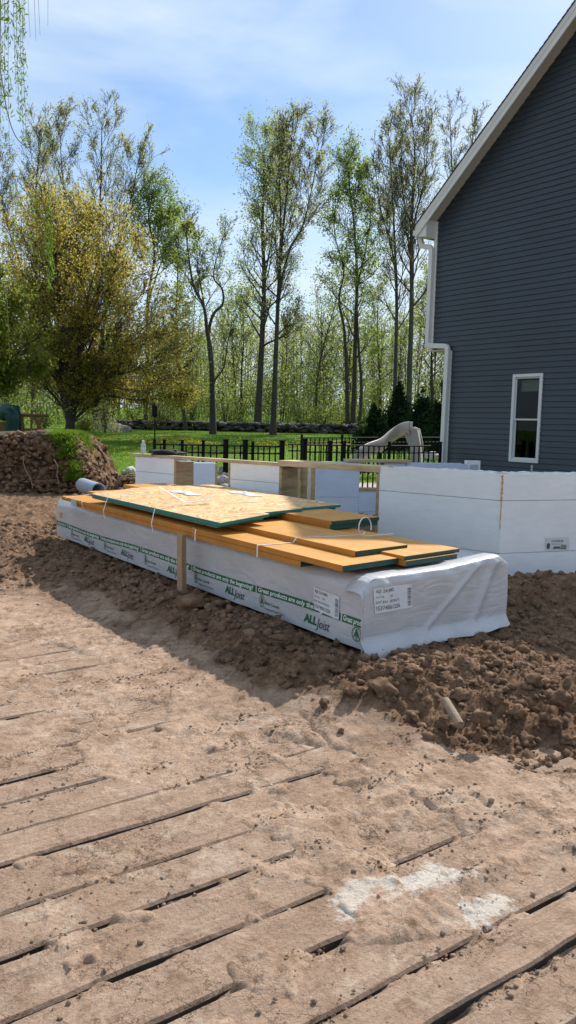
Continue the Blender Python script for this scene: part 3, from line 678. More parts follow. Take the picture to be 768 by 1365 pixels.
def board(l0, l1, w0, w1, z0, th, name, mats, label, cat, group, rz=0.0, skew=.10, tilt=0.0):
    """one rigid board, local x = along length; material 1 on the sawn ends, 2 on the long edges"""
    hl = (l1-l0)/2; hw = (w1-w0)/2; V = []; 
    for z in (0, th):
        for (x, y) in ((-hl, -hw), (hl, -hw), (hl, hw), (-hl, hw)): V.append((x-skew*y, y, z-tilt*y))
    Fc = [(0, 3, 2, 1), (4, 5, 6, 7), (0, 1, 5, 4), (1, 2, 6, 5), (2, 3, 7, 6), (3, 0, 4, 7)]
    o = mesh_py(name, V, Fc, mats, mi=[0, 0, 2, 1, 2, 1])
    c = lw((l0+l1)/2, (w0+w1)/2, z0); o.location = c; o.rotation_euler = (0, 0, math.atan2(LL[1], LL[0])+rz)
    m = o.modifiers.new('b', 'BEVEL'); m.width = .0025; m.segments = 1
    tag(o, label, cat, group); return o
# x axis along LL means local +y is -WW, so mirror is handled by symmetric width
LM = [M_lvl, M_dgreen, M_lvlside]; G1 = 'yellow glued lumber boards on the bundle'
TH = .0445; Z0 = .556
board(.66, 5.25, -.115, .50, Z0-.016, TH-.002, 'lumber_board', LM, 'lowest left board, its near end hidden in a dark notch under the board above', 'board', G1, .006)
board(.17, 5.72, -.125, .46, Z0+.029, TH, 'lumber_board', LM, "board with dark green end at the wrap's near left corner, under the uppermost board", 'board', G1, .010)
board(.40, 5.80, .215, .80, Z0+.075, TH, 'lumber_board', LM, 'uppermost long board at the near end, dark green end set back', 'board', G1, -.002)
board(.155, 5.1, .49, 1.10, Z0-.012+.030, TH-.002, 'lumber_board', LM, 'bottom board of the right pair, dark green end nearest the wrap corner', 'board', G1, 0)
board(.175, 5.1, .475, 1.14, Z0+.063, TH-.014, 'lumber_board', LM, 'upper board of the right pair, end almost flush with the one below', 'board', G1, .004)
board(1.52, 5.6, .80, 1.44, Z0+.102, TH, 'lumber_board', LM, 'rear short board, lower of the two behind the tied loop of strap', 'board', G1, .02)
board(1.50, 5.9, .80, 1.44, Z0+.147, TH*.85, 'lumber_board', LM, 'rear short board, upper of the two behind the tied loop of strap', 'board', G1, .02)
OM = [M_osb, M_osbedge, M_osbedge]; G2 = 'strand boards with teal edges on the stack'
zo = .700; TO = .029
board(1.93, 4.86, -.085, .44, zo, TO-.001, 'strand_board', OM, 'lower strand board of the left pair, teal edge showing under the upper one', 'strand board', G2, 0, .13, .08)
board(1.86, 4.84, -.105, .46, zo+TO, TO, 'strand_board', OM, 'topmost left strand board, its teal near corner overhanging the yellow boards', 'strand board', G2, .003, .13, .08)
board(2.20, 5.05, .47, 1.06, zo+.012, TO-.001, 'strand_board', OM, 'lower strand board of the middle pair, between the left corner and the right tip', 'strand board', G2, -.01, .16, .02)
board(2.15, 5.10, .475, 1.075, zo+TO+.012, TO, 'strand_board', OM, 'upper strand board of the middle pair, teal end stepping back from the left corner', 'strand board', G2, -.01, .16, .02)
board(2.36, 5.15, 1.08, 1.66, zo+.012, TO-.001, 'strand_board', OM, 'lower strand board of the right pair, under the one with the right teal tip', 'strand board', G2, -.015, .16)
board(2.32, 5.12, 1.085, 1.70, zo+TO+.012, TO, 'strand_board', OM, 'upper strand board of the right pair, teal tip pointing to the blue foam wall', 'strand board', G2, -.015, .16)
# printing on the uppermost board
# straps
M_strap = simple('strap_plastic', (.72, .73, .72), .4, .05)
def ribbon(name, pts, nrm, wd, label, cat='strap', group=None, th=.0015):
    """flat band through pts; nrm = list of width directions"""
    mb = MB(); P = [np.array(p, float) for p in pts]
    V = []
    for i, p in enumerate(P):
        n_ = np.array(nrm[i] if isinstance(nrm, list) else nrm, float); n_ /= np.linalg.norm(n_)
        d = P[min(i+1, len(P)-1)]-P[max(i-1, 0)]; d /= np.linalg.norm(d); u = np.cross(d, n_); u /= np.linalg.norm(u)
        V += [p-n_*wd/2-u*th, p+n_*wd/2-u*th, p+n_*wd/2+u*th, p-n_*wd/2+u*th]
    Fc = []
    for i in range(len(P)-1):
        for k in range(4): Fc.append((4*i+k, 4*i+(k+1) % 4, 4*i+4+(k+1) % 4, 4*i+4+k))
    Fc += [(0, 1, 2, 3), tuple(4*(len(P)-1)+k for k in (3, 2, 1, 0))]
    o = mesh_py(name, V, Fc, M_strap); tag(o, label, cat, group); return o
def rib_lw(name, seq, wd, label, group='white straps round the boards', wdir=L3):
    # subdivide
    Q = []
    for i in range(len(seq)-1):
        a, b_ = np.array(seq[i]), np.array(seq[i+1]); k = 4
        for j in range(k): Q.append(a+(b_-a)*j/k)
    Q.append(np.array(seq[-1])); return ribbon(name, [lw(*q) for q in Q], wdir, wd, label, 'strap', group)
zt = Z0+.075+TH+.003; zm = Z0+.029+TH+.003
rib_lw('packing_strap', [(1.17, -.136, Z0-.02), (1.17, -.136, zm), (1.15, .05, zm+.001), (1.15, .205, zm+.003), (1.12, .212, zt), (1.05, .45, zt), (1.0, .80, zt), (.98, .815, Z0+.115), (.97, 1.15, Z0+.115)], .016, 'white strap crossing the yellow boards nearest the near end')
rib_lw('packing_strap', [(2.18, -.150, Z0-.025), (2.18, -.150, zm-.03), (2.2, -.13, zm+.0), (2.3, -.10, zm+.002)], .014, 'short white strap on the yellow edge just left of the wooden stake top')
rib_lw('packing_strap', [(3.02, -.165, Z0-.05), (3.03, -.175, Z0+.04), (3.05, -.128, zo+.045), (3.04, -.09, zo+.062), (3.0, .1, zo+.080), (2.96, .45, zo+.106), (2.9, .8, zo+.075), (2.75, 1.68, zo+.075)], .015, 'white strap over the middle of the strand boards, running down their teal edge')
rib_lw('packing_strap', [(4.25, -.165, Z0-.05), (4.25, -.18, Z0+.04), (4.25, -.128, zo+.045), (4.22, -.09, zo+.062), (4.1, .40, zo+.103), (3.9, .85, zo+.075)], .015, 'white strap over the far part of the strand boards')
rib_lw('packing_strap', [(4.93, -.152, Z0), (4.93, -.178, zm-.01), (4.93, -.15, zm+.001)], .014, 'thin white strap on the yellow edge beside the grey tag at the far end')
rib_lw('packing_strap', [(5.5, -.17, zm-.01), (5.45, -.13, zm+.002), (5.4, .2, zt+.001), (5.38, .24, zt+.001)], .014, 'white strap across the far tip of the yellow boards')
# tied loop
th = np.linspace(-.5, 5.4, 26); c0 = lw(1.02, .82, Z0+.20)
pts = [c0+W3*.055*math.cos(a)+Z3*(.075*math.sin(a))+L3*(.03*a/3-.06) for a in th]
ribbon('strap_loop', pts, [L3+W3*.2]*len(pts), .014, 'loop of white strap standing up behind the near strap', 'strap')
pts = [lw(3.02, .22, zo+0.090), lw(3.05, .2, zo+0.095), lw(3.12, .15, zo+0.130), lw(3.22, .10, zo+0.180), lw(3.33, .05, zo+0.225)]
ribbon('strap_tail', pts, W3+L3*.4, .018, 'left curled tail of loose strap standing on the strand boards', 'strap', 'loose strap tails')
pts = [lw(3.02, .22, zo+0.090), lw(2.99, .27, zo+0.096), lw(2.94, .36, zo+0.115), lw(2.90, .44, zo+0.160), lw(2.91, .47, zo+0.165)]
ribbon('strap_tail', pts, L3, .035, 'right broad tail of loose strap standing on the strand boards', 'strap', 'loose strap tails')
for (l_, w_c, lb) in ((4.1, .75, 'crumpled white film lying on the far edge of the strand boards'), (3.75, 1.35, 'flat scrap of white film on the rear corner of the strand boards')):
    nu, nv = 22, 10; P = np.array([lw(l_+.6*(u/(nu-1)-.5)*1.0+.02*math.sin(v*.7), w_c+.13*(v/(nv-1)-.5)*(1+.3*math.sin(u*.5)), zo+.075+.022*max(0, math.sin(PI*u/(nu-1)))*max(0, math.sin(PI*v/(nv-1)))*(.6+abs(float(perlin(u*.35, v*.4, l_)))*1.6)) for u in range(nu) for v in range(nv)])
    tag(mesh_np('plastic_film', P, grid_faces(nu, nv), M_strap, smooth=True), lb, 'plastic film', 'loose white film on the boards')
tgm = simple('tag_grey', (.35, .42, .45), .5)
d = MB(); d.box(lw(5.12, -.172, Z0+.0), L3*.17, W3*.003, Z3*.075); tag(d.build('edge_tag', tgm), 'grey paper tag on the yellow board edge at the far end', 'tag')

# ------------------------------------------------------------------ stake, stones, pipes by the bundle
M_stake = wood_mat('stake_wood', (.26, .165, .09), (.46, .32, .19), (30, 30, 2))
st = MB(); b0 = lw(2.30, -.165, -.12); st.box(b0, L3*.10, -W3*.045, Z3*.69+L3*.02); tag(st.build('wooden_stake', M_stake), 'upright wooden stake in the earth against the long side of the wrapped bundle', 'stake')
def stone(px, py, r, mat, label, name='stone', group=None, cat='stone', h0=0., el=(1, 1, 1), gfun=True, seed=0, y=None):
    if y is None:
        p = on_h(px, py, h0)
        if gfun:
            for _ in range(5): h = float(ground_h(np.array(p[0]), np.array(p[1]))[0]); p = on_h(px, py, h+r*.3)
        else: h = h0
    else: p = at_y(px, py, y); h = p[2]-r*.3
    V, Fc = rock_shape(40+seed, 3, .3, .8); v = V*r*np.array(el)
    o = mesh_np(name, v, Fc, mat, smooth=True); o.location = (p[0], p[1], h+r*.3); tag(o, label, cat, group); return o
stone(256, 803, .105, M_clod, 'big brown rock at the foot of the wooden stake', el=(1.3, .9, .85), seed=1)
stone(372, 845+5, .05, M_clod, 'flat light brown stone lying in the shade below the printed side', el=(1.6, .8, .6), seed=2)
M_rust = simple('rusty_concrete', (.25, .185, .13), .9, .3, 20, .5, 60)
a = on_h(593, 945, -.04); b_ = on_h(613, 977, -.10); pm = MB(); pm.tube([a+(0, 0, .05), (a+b_)/2+(0, 0, .048), b_+(0, 0, .045)], [.026, .027, .025], 14)
o = pm.build('pipe_stub', M_rust, smooth=False); tag(o, 'short brown stub of pipe sticking out of the earth heap', 'pipe')

# ------------------------------------------------------------------ foam block foundation walls
def foam_mat(name, lo, hi):
    m, t, b = new_mat(name); v = coords(t); g = nd(t, 'ShaderNodeNewGeometry').outputs['Position']
    n = noise_n(t, 1.6, 5, .6, g); c = ramp_n(t, n.outputs['Fac'], [(.3, lo), (.7, hi)]).outputs['Color']
    vo = nd(t, 'ShaderNodeTexVoronoi'); vo.inputs['Scale'].default_value = 160; t.links.new(g, vo.inputs['Vector'])
    # faint vertical ribs moulded in the face
    ce = nd(t, 'ShaderNodeTexCoord').outputs['Object']; w = nd(t, 'ShaderNodeTexWave'); w.inputs['Scale'].default_value = 7.0; w.inputs['Distortion'].default_value = .3; t.links.new(ce, w.inputs['Vector'])
    n2 = noise_n(t, 5, 5, .7, coords(t, 'Object', (1, 1, 5)))
    c = mixc(t, 1.0, c, ramp_n(t, n2.outputs['Fac'], [(.3, (.93, .93, .93)), (.6, (1, 1, 1))]).outputs['Color'], 'MULTIPLY')
    n5 = noise_n(t, 2.2, 6, .75, coords(t, 'Object', (2.2, 2.2, .7)), .5); c = mixc(t, ramp_n(t, n5.outputs['Fac'], [(.66, (0, 0, 0)), (.74, (.5, .5, .5))]).outputs['Color'], c, (.42, .39, .35))
    n6 = noise_n(t, 14, 3, .6, coords(t, 'Object', (1.6, 1.6, .35))); c = mixc(t, ramp_n(t, n6.outputs['Fac'], [(.74, (0, 0, 0)), (.78, (.8, .8, .8))]).outputs['Color'], c, (.14, .13, .12))
    t.links.new(c, b.inputs['Base Color']); b.inputs['Roughness'].default_value = .8
    a = bump_n(t, vo.outputs['Distance'], .3, .003); a = bump_n(t, w.outputs['Fac'], .18, .004, a); t.links.new(a, b.inputs['Normal']); return m
M_foam = foam_mat('white_foam', (.78, .775, .77), (.86, .855, .85))
M_foamblue = foam_mat('bluish_foam', (.52, .60, .72), (.62, .69, .80))
M_conc = simple('fresh_concrete', (.36, .36, .35), .9, .15, 5, .3)
M_buck = wood_mat('buck_wood', (.30, .20, .10), (.52, .38, .22), (3, 3, 24))
M_beam = wood_mat('beam_wood', (.40, .29, .17), (.62, .47, .29), (3, 3, 24))
M_glue = simple('foam_glue', (.55, .30, .12), .8, .3, 30)
def u2(v): v = np.array(v[:2], float); return v/np.linalg.norm(v)
P0 = at_y(667, 700, 7.8)[:2]; P1 = at_y(180, 640, 11.6)[:2]
FD = u2(P1-P0); FNi = np.array([-FD[1], FD[0]]); FNi = FNi if FNi[1] > 0 else -FNi      # inward normal
def fpar(px):
    q = on_plane(px, 640, P0, FNi)[:2]; return float((q-P0)@FD)
FLEN = float(np.linalg.norm(P1-P0))
def slab(mb, P, D, N, s0, s1, n0, n1, z0, z1, m=0):
    o = np.array([*(P+D*s0+N*n0), z0]); return mb.box(o, np.array([*(D*(s1-s0)), 0]), np.array([*(N*(n1-n0)), 0]), (0, 0, z1-z0), m)
def foam_wall(name, P, D, N, s0, s1, courses, label, mat_out, mat_in=None, blk=1.22, ragged=True, first_joint=None, thick=.31, joints=True):
    root = empty(name, (*(P+D*s0), -.1)); tag(root, label, 'foundation wall')
    def leaf(n0, n1, mat, nm='foam_block'):
        for ci in range(len(courses)-1):
            z0, z1 = courses[ci], courses[ci+1]
            cuts = [s0]; x = s0+(first_joint if first_joint is not None else blk)*(1 if ci % 2 == 0 else .5)
            while x < s1-.15: cuts.append(x); x += blk
            cuts.append(s1)
            for k in range(len(cuts)-1):
                mb = MB(); g = .0025
                topr = (ragged and ci == len(courses)-2)
                a, b_ = cuts[k]+(g if k else 0), cuts[k+1]-(g if k < len(cuts)-2 else 0)
                if topr:
                    nn = max(3, int((b_-a)/.05)); V = []
                    for i in range(nn+1):
                        s = a+(b_-a)*i/nn; dz = .007*random.uniform(-1, 1)+.006*math.sin(s*3)
                        for (nnn, zz) in ((n0, z0+g), (n1, z0+g), (n1, z1+dz), (n0, z1+dz*.7+.003)): q = P+D*s+N*nnn; V.append((q[0], q[1], zz))
                    Fc = []
                    for i in range(nn):
                        for j in range(4): Fc.append((4*i+j, 4*i+(j+1) % 4, 4*i+4+(j+1) % 4, 4*i+4+j))
                    Fc += [(3, 2, 1, 0), tuple(4*nn+q for q in range(4))]; mb.add(V, Fc)
                else: slab(mb, P, D, N, a, b_, n0, n1, z0+g, z1-g)
                mb.build(nm, mat, root)
    leaf(0, .065, mat_out); leaf(thick-.065, thick, mat_in or mat_out, 'inner_foam_block')
    mb = MB(); slab(mb, P, D, N, s0+.004, s1-.004, .066, thick-.066, courses[0]+.01, courses[-1]-.025); mb.build('concrete_core', M_conc, root)
    return root
ZC = [-.35, -.18, .355, .886, 1.151]
sA0, sA1 = fpar(232), fpar(180.5); sB0, sB1 = fpar(372), fpar(307); sC0, sC1 = 0.0, fpar(506)
zl = lambda s: 1.151-.07*s/FLEN
rC = foam_wall('foam_block_wall', P0, FD, FNi, sC0+.0, sC1, ZC, 'longest white foam block wall, left of the outer corner and behind the wrapped bundle', M_foam, first_joint=9, blk=9)
rB = foam_wall('foam_block_wall', P0, FD, FNi, sB0, sB1, [-.35, .33, .865, zl(sB0)-.02], 'middle white foam block pier between the two wide openings', M_foam, first_joint=5)
rA = foam_wall('foam_block_wall', P0, FD, FNi, sA0, sA1, [-.35, .33, .86, zl(sA0)-.02], 'far left white foam block pier carrying the water bottle', M_foam, first_joint=5)
for r_ in (rA, rB, rC): settle(r_)
# right hand wall turning away from the corner
DD = u2((2.9, 1.0)); DN = np.array([-DD[1], DD[0]])
rD = foam_wall('foam_block_wall', P0+DD*.004, DD, DN, 0.0, 6.6, ZC, 'white foam block wall right of the outer corner with a printed label', M_foam, first_joint=3.4, blk=3.4)
# wall label
def d_pt(px, py, off): q = on_plane(px, py, P0-DN*off, DN); return q
lbm = MB(); c1 = d_pt(727, 733.5, .004); c2 = d_pt(759, 733, .004); c3 = d_pt(759, 716, .004); c4 = d_pt(727, 717, .004)
lab = mesh_py('block_label', [c1, c2, c3, c4], [(0, 1, 2, 3)], simple('label_print_paper', (.62, .61, .60), .6, .05), rD)
def on_label(txt, x, y, s, bold=0, mat=M_grey):
    V, Fc = text_mesh(txt, s, bold); V[:, 0] -= V[:, 0].min(); ux = (c2-c1)/np.linalg.norm(c2-c1)
    base = c1+ux*x+Z3*y; P = np.array([base+ux*a+Z3*b_-np.array([*DN, 0])*.002 for a, b_, _ in V]); mesh_np('label_print', P, Fc, mat, lab)
on_label('8', .012, .018, .075, .004, M_black); on_label('PLATINUM', .07, .085, .030, .0006); on_label('ICF 8 in  24 x 16', .07, .055, .020); on_label('AMVIC', .09, .015, .032, .002, M_black); on_label('|||||', .195, .02, .05, .0015, M_black)
settle(rD)
gl = MB(); rs_ = random.Random(3); zz = np.linspace(.60, 1.14, 40)
gl.tube([(P0[0]-.004+rs_.uniform(-.003, .003), P0[1]-.004, z_) for z_ in zz], [(.010 if z_ > .89 else .0045)*rs_.uniform(.5, 1.3) for z_ in zz], 6)
tag(gl.build('glue_seam', M_glue), 'line of orange foam glue squeezed out at the outer wall corner', 'glue seam')
# bucks: wooden linings of the openings, each plank its own part
def buck(name, s0, s1, n0, n1, z0, z1, label, mat=M_buck, cat='wooden buck'):
    mb = MB(); slab(mb, P0, FD, FNi, s0, s1, n0, n1, z0, z1); o = mb.build(name, mat); bevel(o, .004); tag(o, label, cat); return o
buck('buck_plank', sC1+.002, sC1+.04, -.006, .31, -.3, 1.07, 'thin wooden lining against the left end of the longest foam wall')
buck('buck_plank', sB0-.045, sB0-.002, -.006, .31, -.3, 1.055, 'wooden lining on the right end of the middle foam pier')
buck('buck_plank', sB1+.002, sB1+.035, -.006, .20, -.3, 1.045, 'narrow wooden lining on the left end of the middle foam pier')
buck('buck_plank', sA0-.045, sA0-.002, -.006, .33, -.3, 1.04, 'broad wooden lining on the right end of the far left foam pier')
buck('header_beam', sC1-.006, sB0+.02, -.012, .32, 1.082, 1.15, 'wooden header beam over the right wide opening', M_beam, 'header beam')
buck('top_plank', sB0-.10, fpar(174), -.015, .12, zl(sA0)-.012, zl(sA0)+.028, 'long thin plank lying along the top of the left piers', M_beam, 'plank')
# planks of the brace seen in the right opening
def brace(px0, px1, y, z1, label, mat=M_buck):
    a = at_y(px0, 640, y); b_ = at_y(px1, 640, y); mb = MB(); mb.box((a[0], a[1], -.3), (b_[0]-a[0], 0, 0), (0, .04, 0), (0, 0, z1+.3)); o = mb.build('brace_board', mat); tag(o, label, 'brace board', 'boards bracing the inside of the foundation'); return o
brace(389.5, 400.5, 10.55, 1.06, 'left plywood brace board inside the right opening'); 
brace(400.9, 410.0, 10.62, 1.06, 'middle brace board inside the right opening, left of the pale strip')
brace(414.8, 420.5, 10.6, 1.05, 'right narrow brace board inside the right opening, beside the blue foam'); brace(410.6, 414.4, 10.75, 1.05, 'thin pale strip of foam standing between two brace boards', M_foam)

# rear wall of the foundation
Q1 = at_y(180, 640, 12.8)[:2]; Q2 = at_y(622, 625, 14.2)[:2]; QD = u2(Q2-Q1); QN = np.array([-QD[1], QD[0]])
def rp(px): q = on_plane(px, 640, Q1, QN)[:2]; return float((q-Q1)@QD)
RT = .955
def rear(px0, px1, z0, z1, label): 
    r = foam_wall('foam_block_wall', Q1, QD, QN, rp(px0), rp(px1), [z0, (z0+z1)/2 if z1-z0 > 1.5 else z0+(z1-z0)*.52, z1], label, M_foamblue, first_joint=3, blk=3, ragged=False); settle(r); return r
rear(256, 287, -.3, RT-.03, 'narrow bluish foam wall seen through the left opening')
rear(421, 479, -.3, RT+.005, 'bluish foam wall seen through the right opening, left of the small window gap')
rear(479.2, 512, -.3, .46, 'low bluish foam wall below the small window gap'); rear(512.3, 622, -.3, RT, 'far bluish foam wall whose top shows beyond the longest wall')
def rbuck(px0, px1, z0, z1, label, n0=-.01, n1=.32, mat=M_buck):
    mb = MB(); slab(mb, Q1, QD, QN, rp(px0), rp(px1), n0, n1, z0, z1); o = mb.build('buck_plank', mat); tag(o, label, 'wooden buck'); return o
rbuck(287.2, 289.5, -.3, .92, 'thin wooden edge right of the narrow bluish foam seen through the left opening')
rbuck(479.5, 512, .462, .50, 'wooden sill of the small window gap in the rear wall')
mb = MB(); slab(mb, Q1, QD, QN, rp(463), rp(546), -.05, .26, RT+.012, RT+.055); tag(mb.build('top_plank', M_beam), 'brown plank lying on top of the rear wall in front of the slide', 'plank')
mb = MB(); slab(mb, Q1, QD, QN, rp(421), rp(640), .31, .36, RT-.06, RT-.012); 
lb = MB(); a = at_y(622.5, 632, 14.1); lb.box((a[0], a[1], .72), (.26, .05, 0), (0.02, -.0, 0), (0, 0, .36)); 
o = MB(); a = at_y(623, 632, 14.3); o.box((a[0], a[1], .70), (.24, .05, 0), (-.04, .10, 0), (0, 0, .31)); pf = o.build('foam_offcut', M_foam); tag(pf, 'small white foam offcut with a grey printed square beside the house wall', 'foam offcut')
o = MB(); o.box((a[0]+.05, a[1]+.0, .78), (.14, .029, 0), (.003, -.012, 0), (0, 0, .16)); o.build('printed_square', simple('pale_grey', (.42, .45, .50), .6, .1), pf)
# reinforcing bars poking out of the wall tops
M_steel = simple('galvanised_bar', (.32, .33, .34), .45, .2, 20, metal=.6)
for (px, pyt, y, zb, lb_) in ((709, 620, 8.05, 1.10, 'steel bar standing out of the foam wall below the window'), (542, 606, 13.9, .9, 'steel bar standing out of the rear wall before the slide')):
    a = at_y(px, pyt, y); mb = MB(); mb.tube([(a[0], a[1], zb), (a[0], a[1], a[2])], .008, 8); tag(mb.build('steel_bar', M_steel), lb_, 'steel bar')
# rubble, rocks and pipes inside
M_rub = simple('pale_rubble', (.33, .30, .27), .9, .3, 8, .5, 20, obj_var=.3)
RL = ['lowest pale rock in the gap beyond the left opening', 'second pale rock up in the gap beyond the left opening', 'third rock in the gap beyond the left opening', 'flat rock on top of the rubble beyond the left opening', 'dark rock at the right of the rubble beyond the left opening']
for i, (px, py, r) in enumerate(((294, 656, .12), (300, 650, .11), (297, 641, .13), (304, 636, .10), (303, 660, .12))): stone(px, py, r, M_rub, RL[i], 'rock', 'rocks piled beyond the left opening', 'rock', seed=i+5, y=14.2+.1*i)
n_ = 40; PP = np.array([(*at_y(290+20*random.random(), 655, 14.7+random.random())[:2], .1+.55*random.random()**1.5) for _ in range(n_)]); tag(clods('rubble', PP, .06+.08*rng.random(n_), M_rub), 'pile of broken rubble beyond the left opening', 'rubble', kind='stuff')

# bottle, cloth, pipe, tarp
M_glassb = bpy.data.materials.new('clear_plastic'); M_glassb.use_nodes = True; bb_ = M_glassb.node_tree.nodes['Principled BSDF']
bb_.inputs['Base Color'].default_value = (.75, .82, .85, 1); bb_.inputs['Transmission Weight'].default_value = .6; bb_.inputs['Roughness'].default_value = .15; bb_.inputs['IOR'].default_value = 1.2
def lathe(prof, n=16):
    V = [(r*math.cos(2*PI*k/n), r*math.sin(2*PI*k/n), z) for r, z in prof for k in range(n)]
    Fc = [(i*n+k, i*n+(k+1) % n, (i+1)*n+(k+1) % n, (i+1)*n+k) for i in range(len(prof)-1) for k in range(n)]; return V, Fc
bp = on_plane(191, 607, P0+FNi*.08, FNi); bz = zl(sA0)+.029
br = empty('water_bottle', (bp[0], bp[1], bz)); tag(br, 'clear plastic water bottle with white cap standing on the far left pier', 'bottle')
V, Fc = lathe([(0, 0), (.034, 0), (.036, .02), (.034, .05), (.036, .08), (.034, .11), (.036, .13), (.016, .165), (.014, .175), (0, .175)]); mesh_py('bottle_body', V, Fc, M_glassb, br, True)
V, Fc = lathe([(0, .17), (.017, .17), (.017, .195), (0, .196)]); mesh_py('cap', V, Fc, M_whitep, br); V, Fc = lathe([(.0372, .055), (.0372, .095)]); mesh_py('bottle_label', V, Fc, simple('blue_label', (.45, .58, .72), .5), br)
M_cloth = simple('black_cloth', (.025, .025, .03), .8, .3, 20, .5, 40)
cp = on_plane(221, 607, P0+FNi*.1, FNi); V, Fc = rock_shape(77, 3, .55, .5); o = mesh_np('cloth_bundle', V*np.array([.21, .10, .10]), Fc, M_cloth, smooth=True); o.location = (cp[0], cp[1], zl(sA0)+.06); tag(o, 'dark cloth bag crumpled on top of the far left pier', 'cloth')
M_pvc = simple('grey_pipe', (.30, .34, .40), .5, .1, 10)
a = at_y(115, 648, 14.6); b_ = at_y(131, 653.5, 14.0); pr_ = MB(); dv = (b_-a)/np.linalg.norm(b_-a); n = 24
ps = [a+dv*x for x in np.linspace(-.25, np.linalg.norm(b_-a)+.02, 14)]
V = []; Fc = []
sidev = np.cross(dv, Z3); sidev /= np.linalg.norm(sidev); upv = np.cross(sidev, dv); rr = [.125+.006*(i % 2) for i in range(14)]
for ring, (p, r) in enumerate(list(zip(ps, rr))+[(ps[-1], .108), (ps[0], .105)]): V += [p+r*(sidev*math.cos(2*PI*k/n)+upv*math.sin(2*PI*k/n)) for k in range(n)]
for i in range(15): Fc += [(i*n+k, i*n+(k+1) % n, (i+1)*n+(k+1) % n, (i+1)*n+k) for k in range(n)]
tag(mesh_py('drain_pipe', V, Fc, M_pvc, smooth=True), 'open end of a grey drain pipe behind the far end of the boards', 'pipe')
M_tarp = simple('blue_tarp', (.20, .32, .50), .5, .5, 14, .5)
nu, nv = 26, 12; a = at_y(146, 656, 13.6); P = np.array([(a[0]+u*.03, a[1]+v*.05, .17+.09*float(abs(perlin(u*.3, v*.35, 5.)))+.03*random.random()) for u in range(nu) for v in range(nv)])
tag(mesh_np('plastic_sheet', P, grid_faces(nu, nv), M_tarp), 'crumpled bluish plastic sheet on the ground left of the far pier', 'plastic sheet')

# ------------------------------------------------------------------ the house
HP = np.array([3.43, 17.0]); HD = u2((.747, -1.0)); HN = np.array([HD[1], -HD[0]]); HN = HN if HN[1] < 0 else -HN   # HN outwards, to the viewer
def hp(s, h, o=0.0): q = HP+HD*s+HN*o; return np.array([q[0], q[1], h])
house = empty('house', (*HP, 0)); tag(house, 'two storey house with dark blue grey clapboard gable, white trim and one window', 'house')
M_vinyl, t, b = new_mat('blue_grey_siding'); v = coords(t, 'Object', (3, 3, 40)); n = noise_n(t, 1.0, 5, .6, v); n2 = noise_n(t, .8, 3, .5, coords(t))
c = ramp_n(t, n.outputs['Fac'], [(.3, (.023, .032, .044)), (.7, (.030, .041, .056))]).outputs['Color']
c = mixc(t, 1.0, c, ramp_n(t, n2.outputs['Fac'], [(.3, (.9, .9, .9)), (.7, (1.1, 1.1, 1.1))]).outputs['Color'], 'MULTIPLY'); t.links.new(c, b.inputs['Base Color']); b.inputs['Roughness'].default_value = .45
t.links.new(bump_n(t, n.outputs['Fac'], .12, .002), b.inputs['Normal'])
M_trim = simple('white_trim', (.60, .60, .59), .5, .04, 3); M_soffit = simple('soffit_vinyl', (.46, .45, .43), .6, .04, 3)
M_shingle = simple('roof_shingle', (.06, .058, .056), .9, .4, 30, .5, 60)
SL = .85; S_UL = -.64; S_LL = -.08; CANT = 3.28; RIDGE_S = 2.95; S_R = 2*RIDGE_S-S_UL
def rake_h(s): return 5.97+(s-S_UL)*SL if s <= RIDGE_S else 5.97+(S_R-s)*SL
pitch = .107; z = -.334; k = 0
WS0, WS1, WZ0, WZ1 = 1.60, 2.29, .95, 2.662
while z < rake_h(RIDGE_S)-.02:
    z1 = z+pitch; sl = S_UL if z >= CANT-.03 else S_LL; a0 = max(sl, S_UL+(z-5.97)/SL) if z > 5.97 else sl; a1 = max(sl, S_UL+(z1-5.97)/SL) if z1 > 5.97 else sl
    b0 = S_R-(a0-S_UL) if z > 5.97 else S_R; b1 = S_R-(a1-S_UL) if z1 > 5.97 else S_R
    segs = [(a0, a1, b0, b1)]
    if z1 > WZ0+.01 and z < WZ1-.01: segs = [(a0, a1, WS0, WS0), (WS1, WS1, b0, b1)]
    for (p0, p1, q0, q1) in segs:
        if q0-p0 < .05: continue
        mb = MB(); lo = .017; hi = .002
        V = [hp(p0, z, lo), hp(q0, z, lo), hp(q1, z1, hi+.0), hp(p1, z1, hi), hp(p0, z, -.01), hp(q0, z, -.01), hp(q1, z1, -.01), hp(p1, z1, -.01), hp(p0, z+.006, lo+.002), hp(q0, z+.006, lo+.002)]
        mb.add(V, [(0, 1, 9, 8), (8, 9, 2, 3), (4, 5, 1, 0), (7, 6, 5, 4), (3, 2, 6, 7), (0, 8, 3, 7, 4), (1, 5, 6, 2, 9)]); mb.build('clapboard', M_vinyl, house)
    z = z1; k += 1
# body of the house behind the siding
B3 = -np.array([*HN, 0]); H3 = np.array([*HD, 0])
m_dark = simple('inner_wall', (.03, .03, .035), .9)
DEP = 9.0
def gable_poly(o): return [hp(S_LL, -.35, o), hp(S_R, -.35, o), hp(S_R, 5.97, o), hp(RIDGE_S, rake_h(RIDGE_S), o), hp(S_UL, 5.97, o), hp(S_UL, CANT, o), hp(S_LL, CANT, o)]
body = MB(); G = gable_poly(-.012)
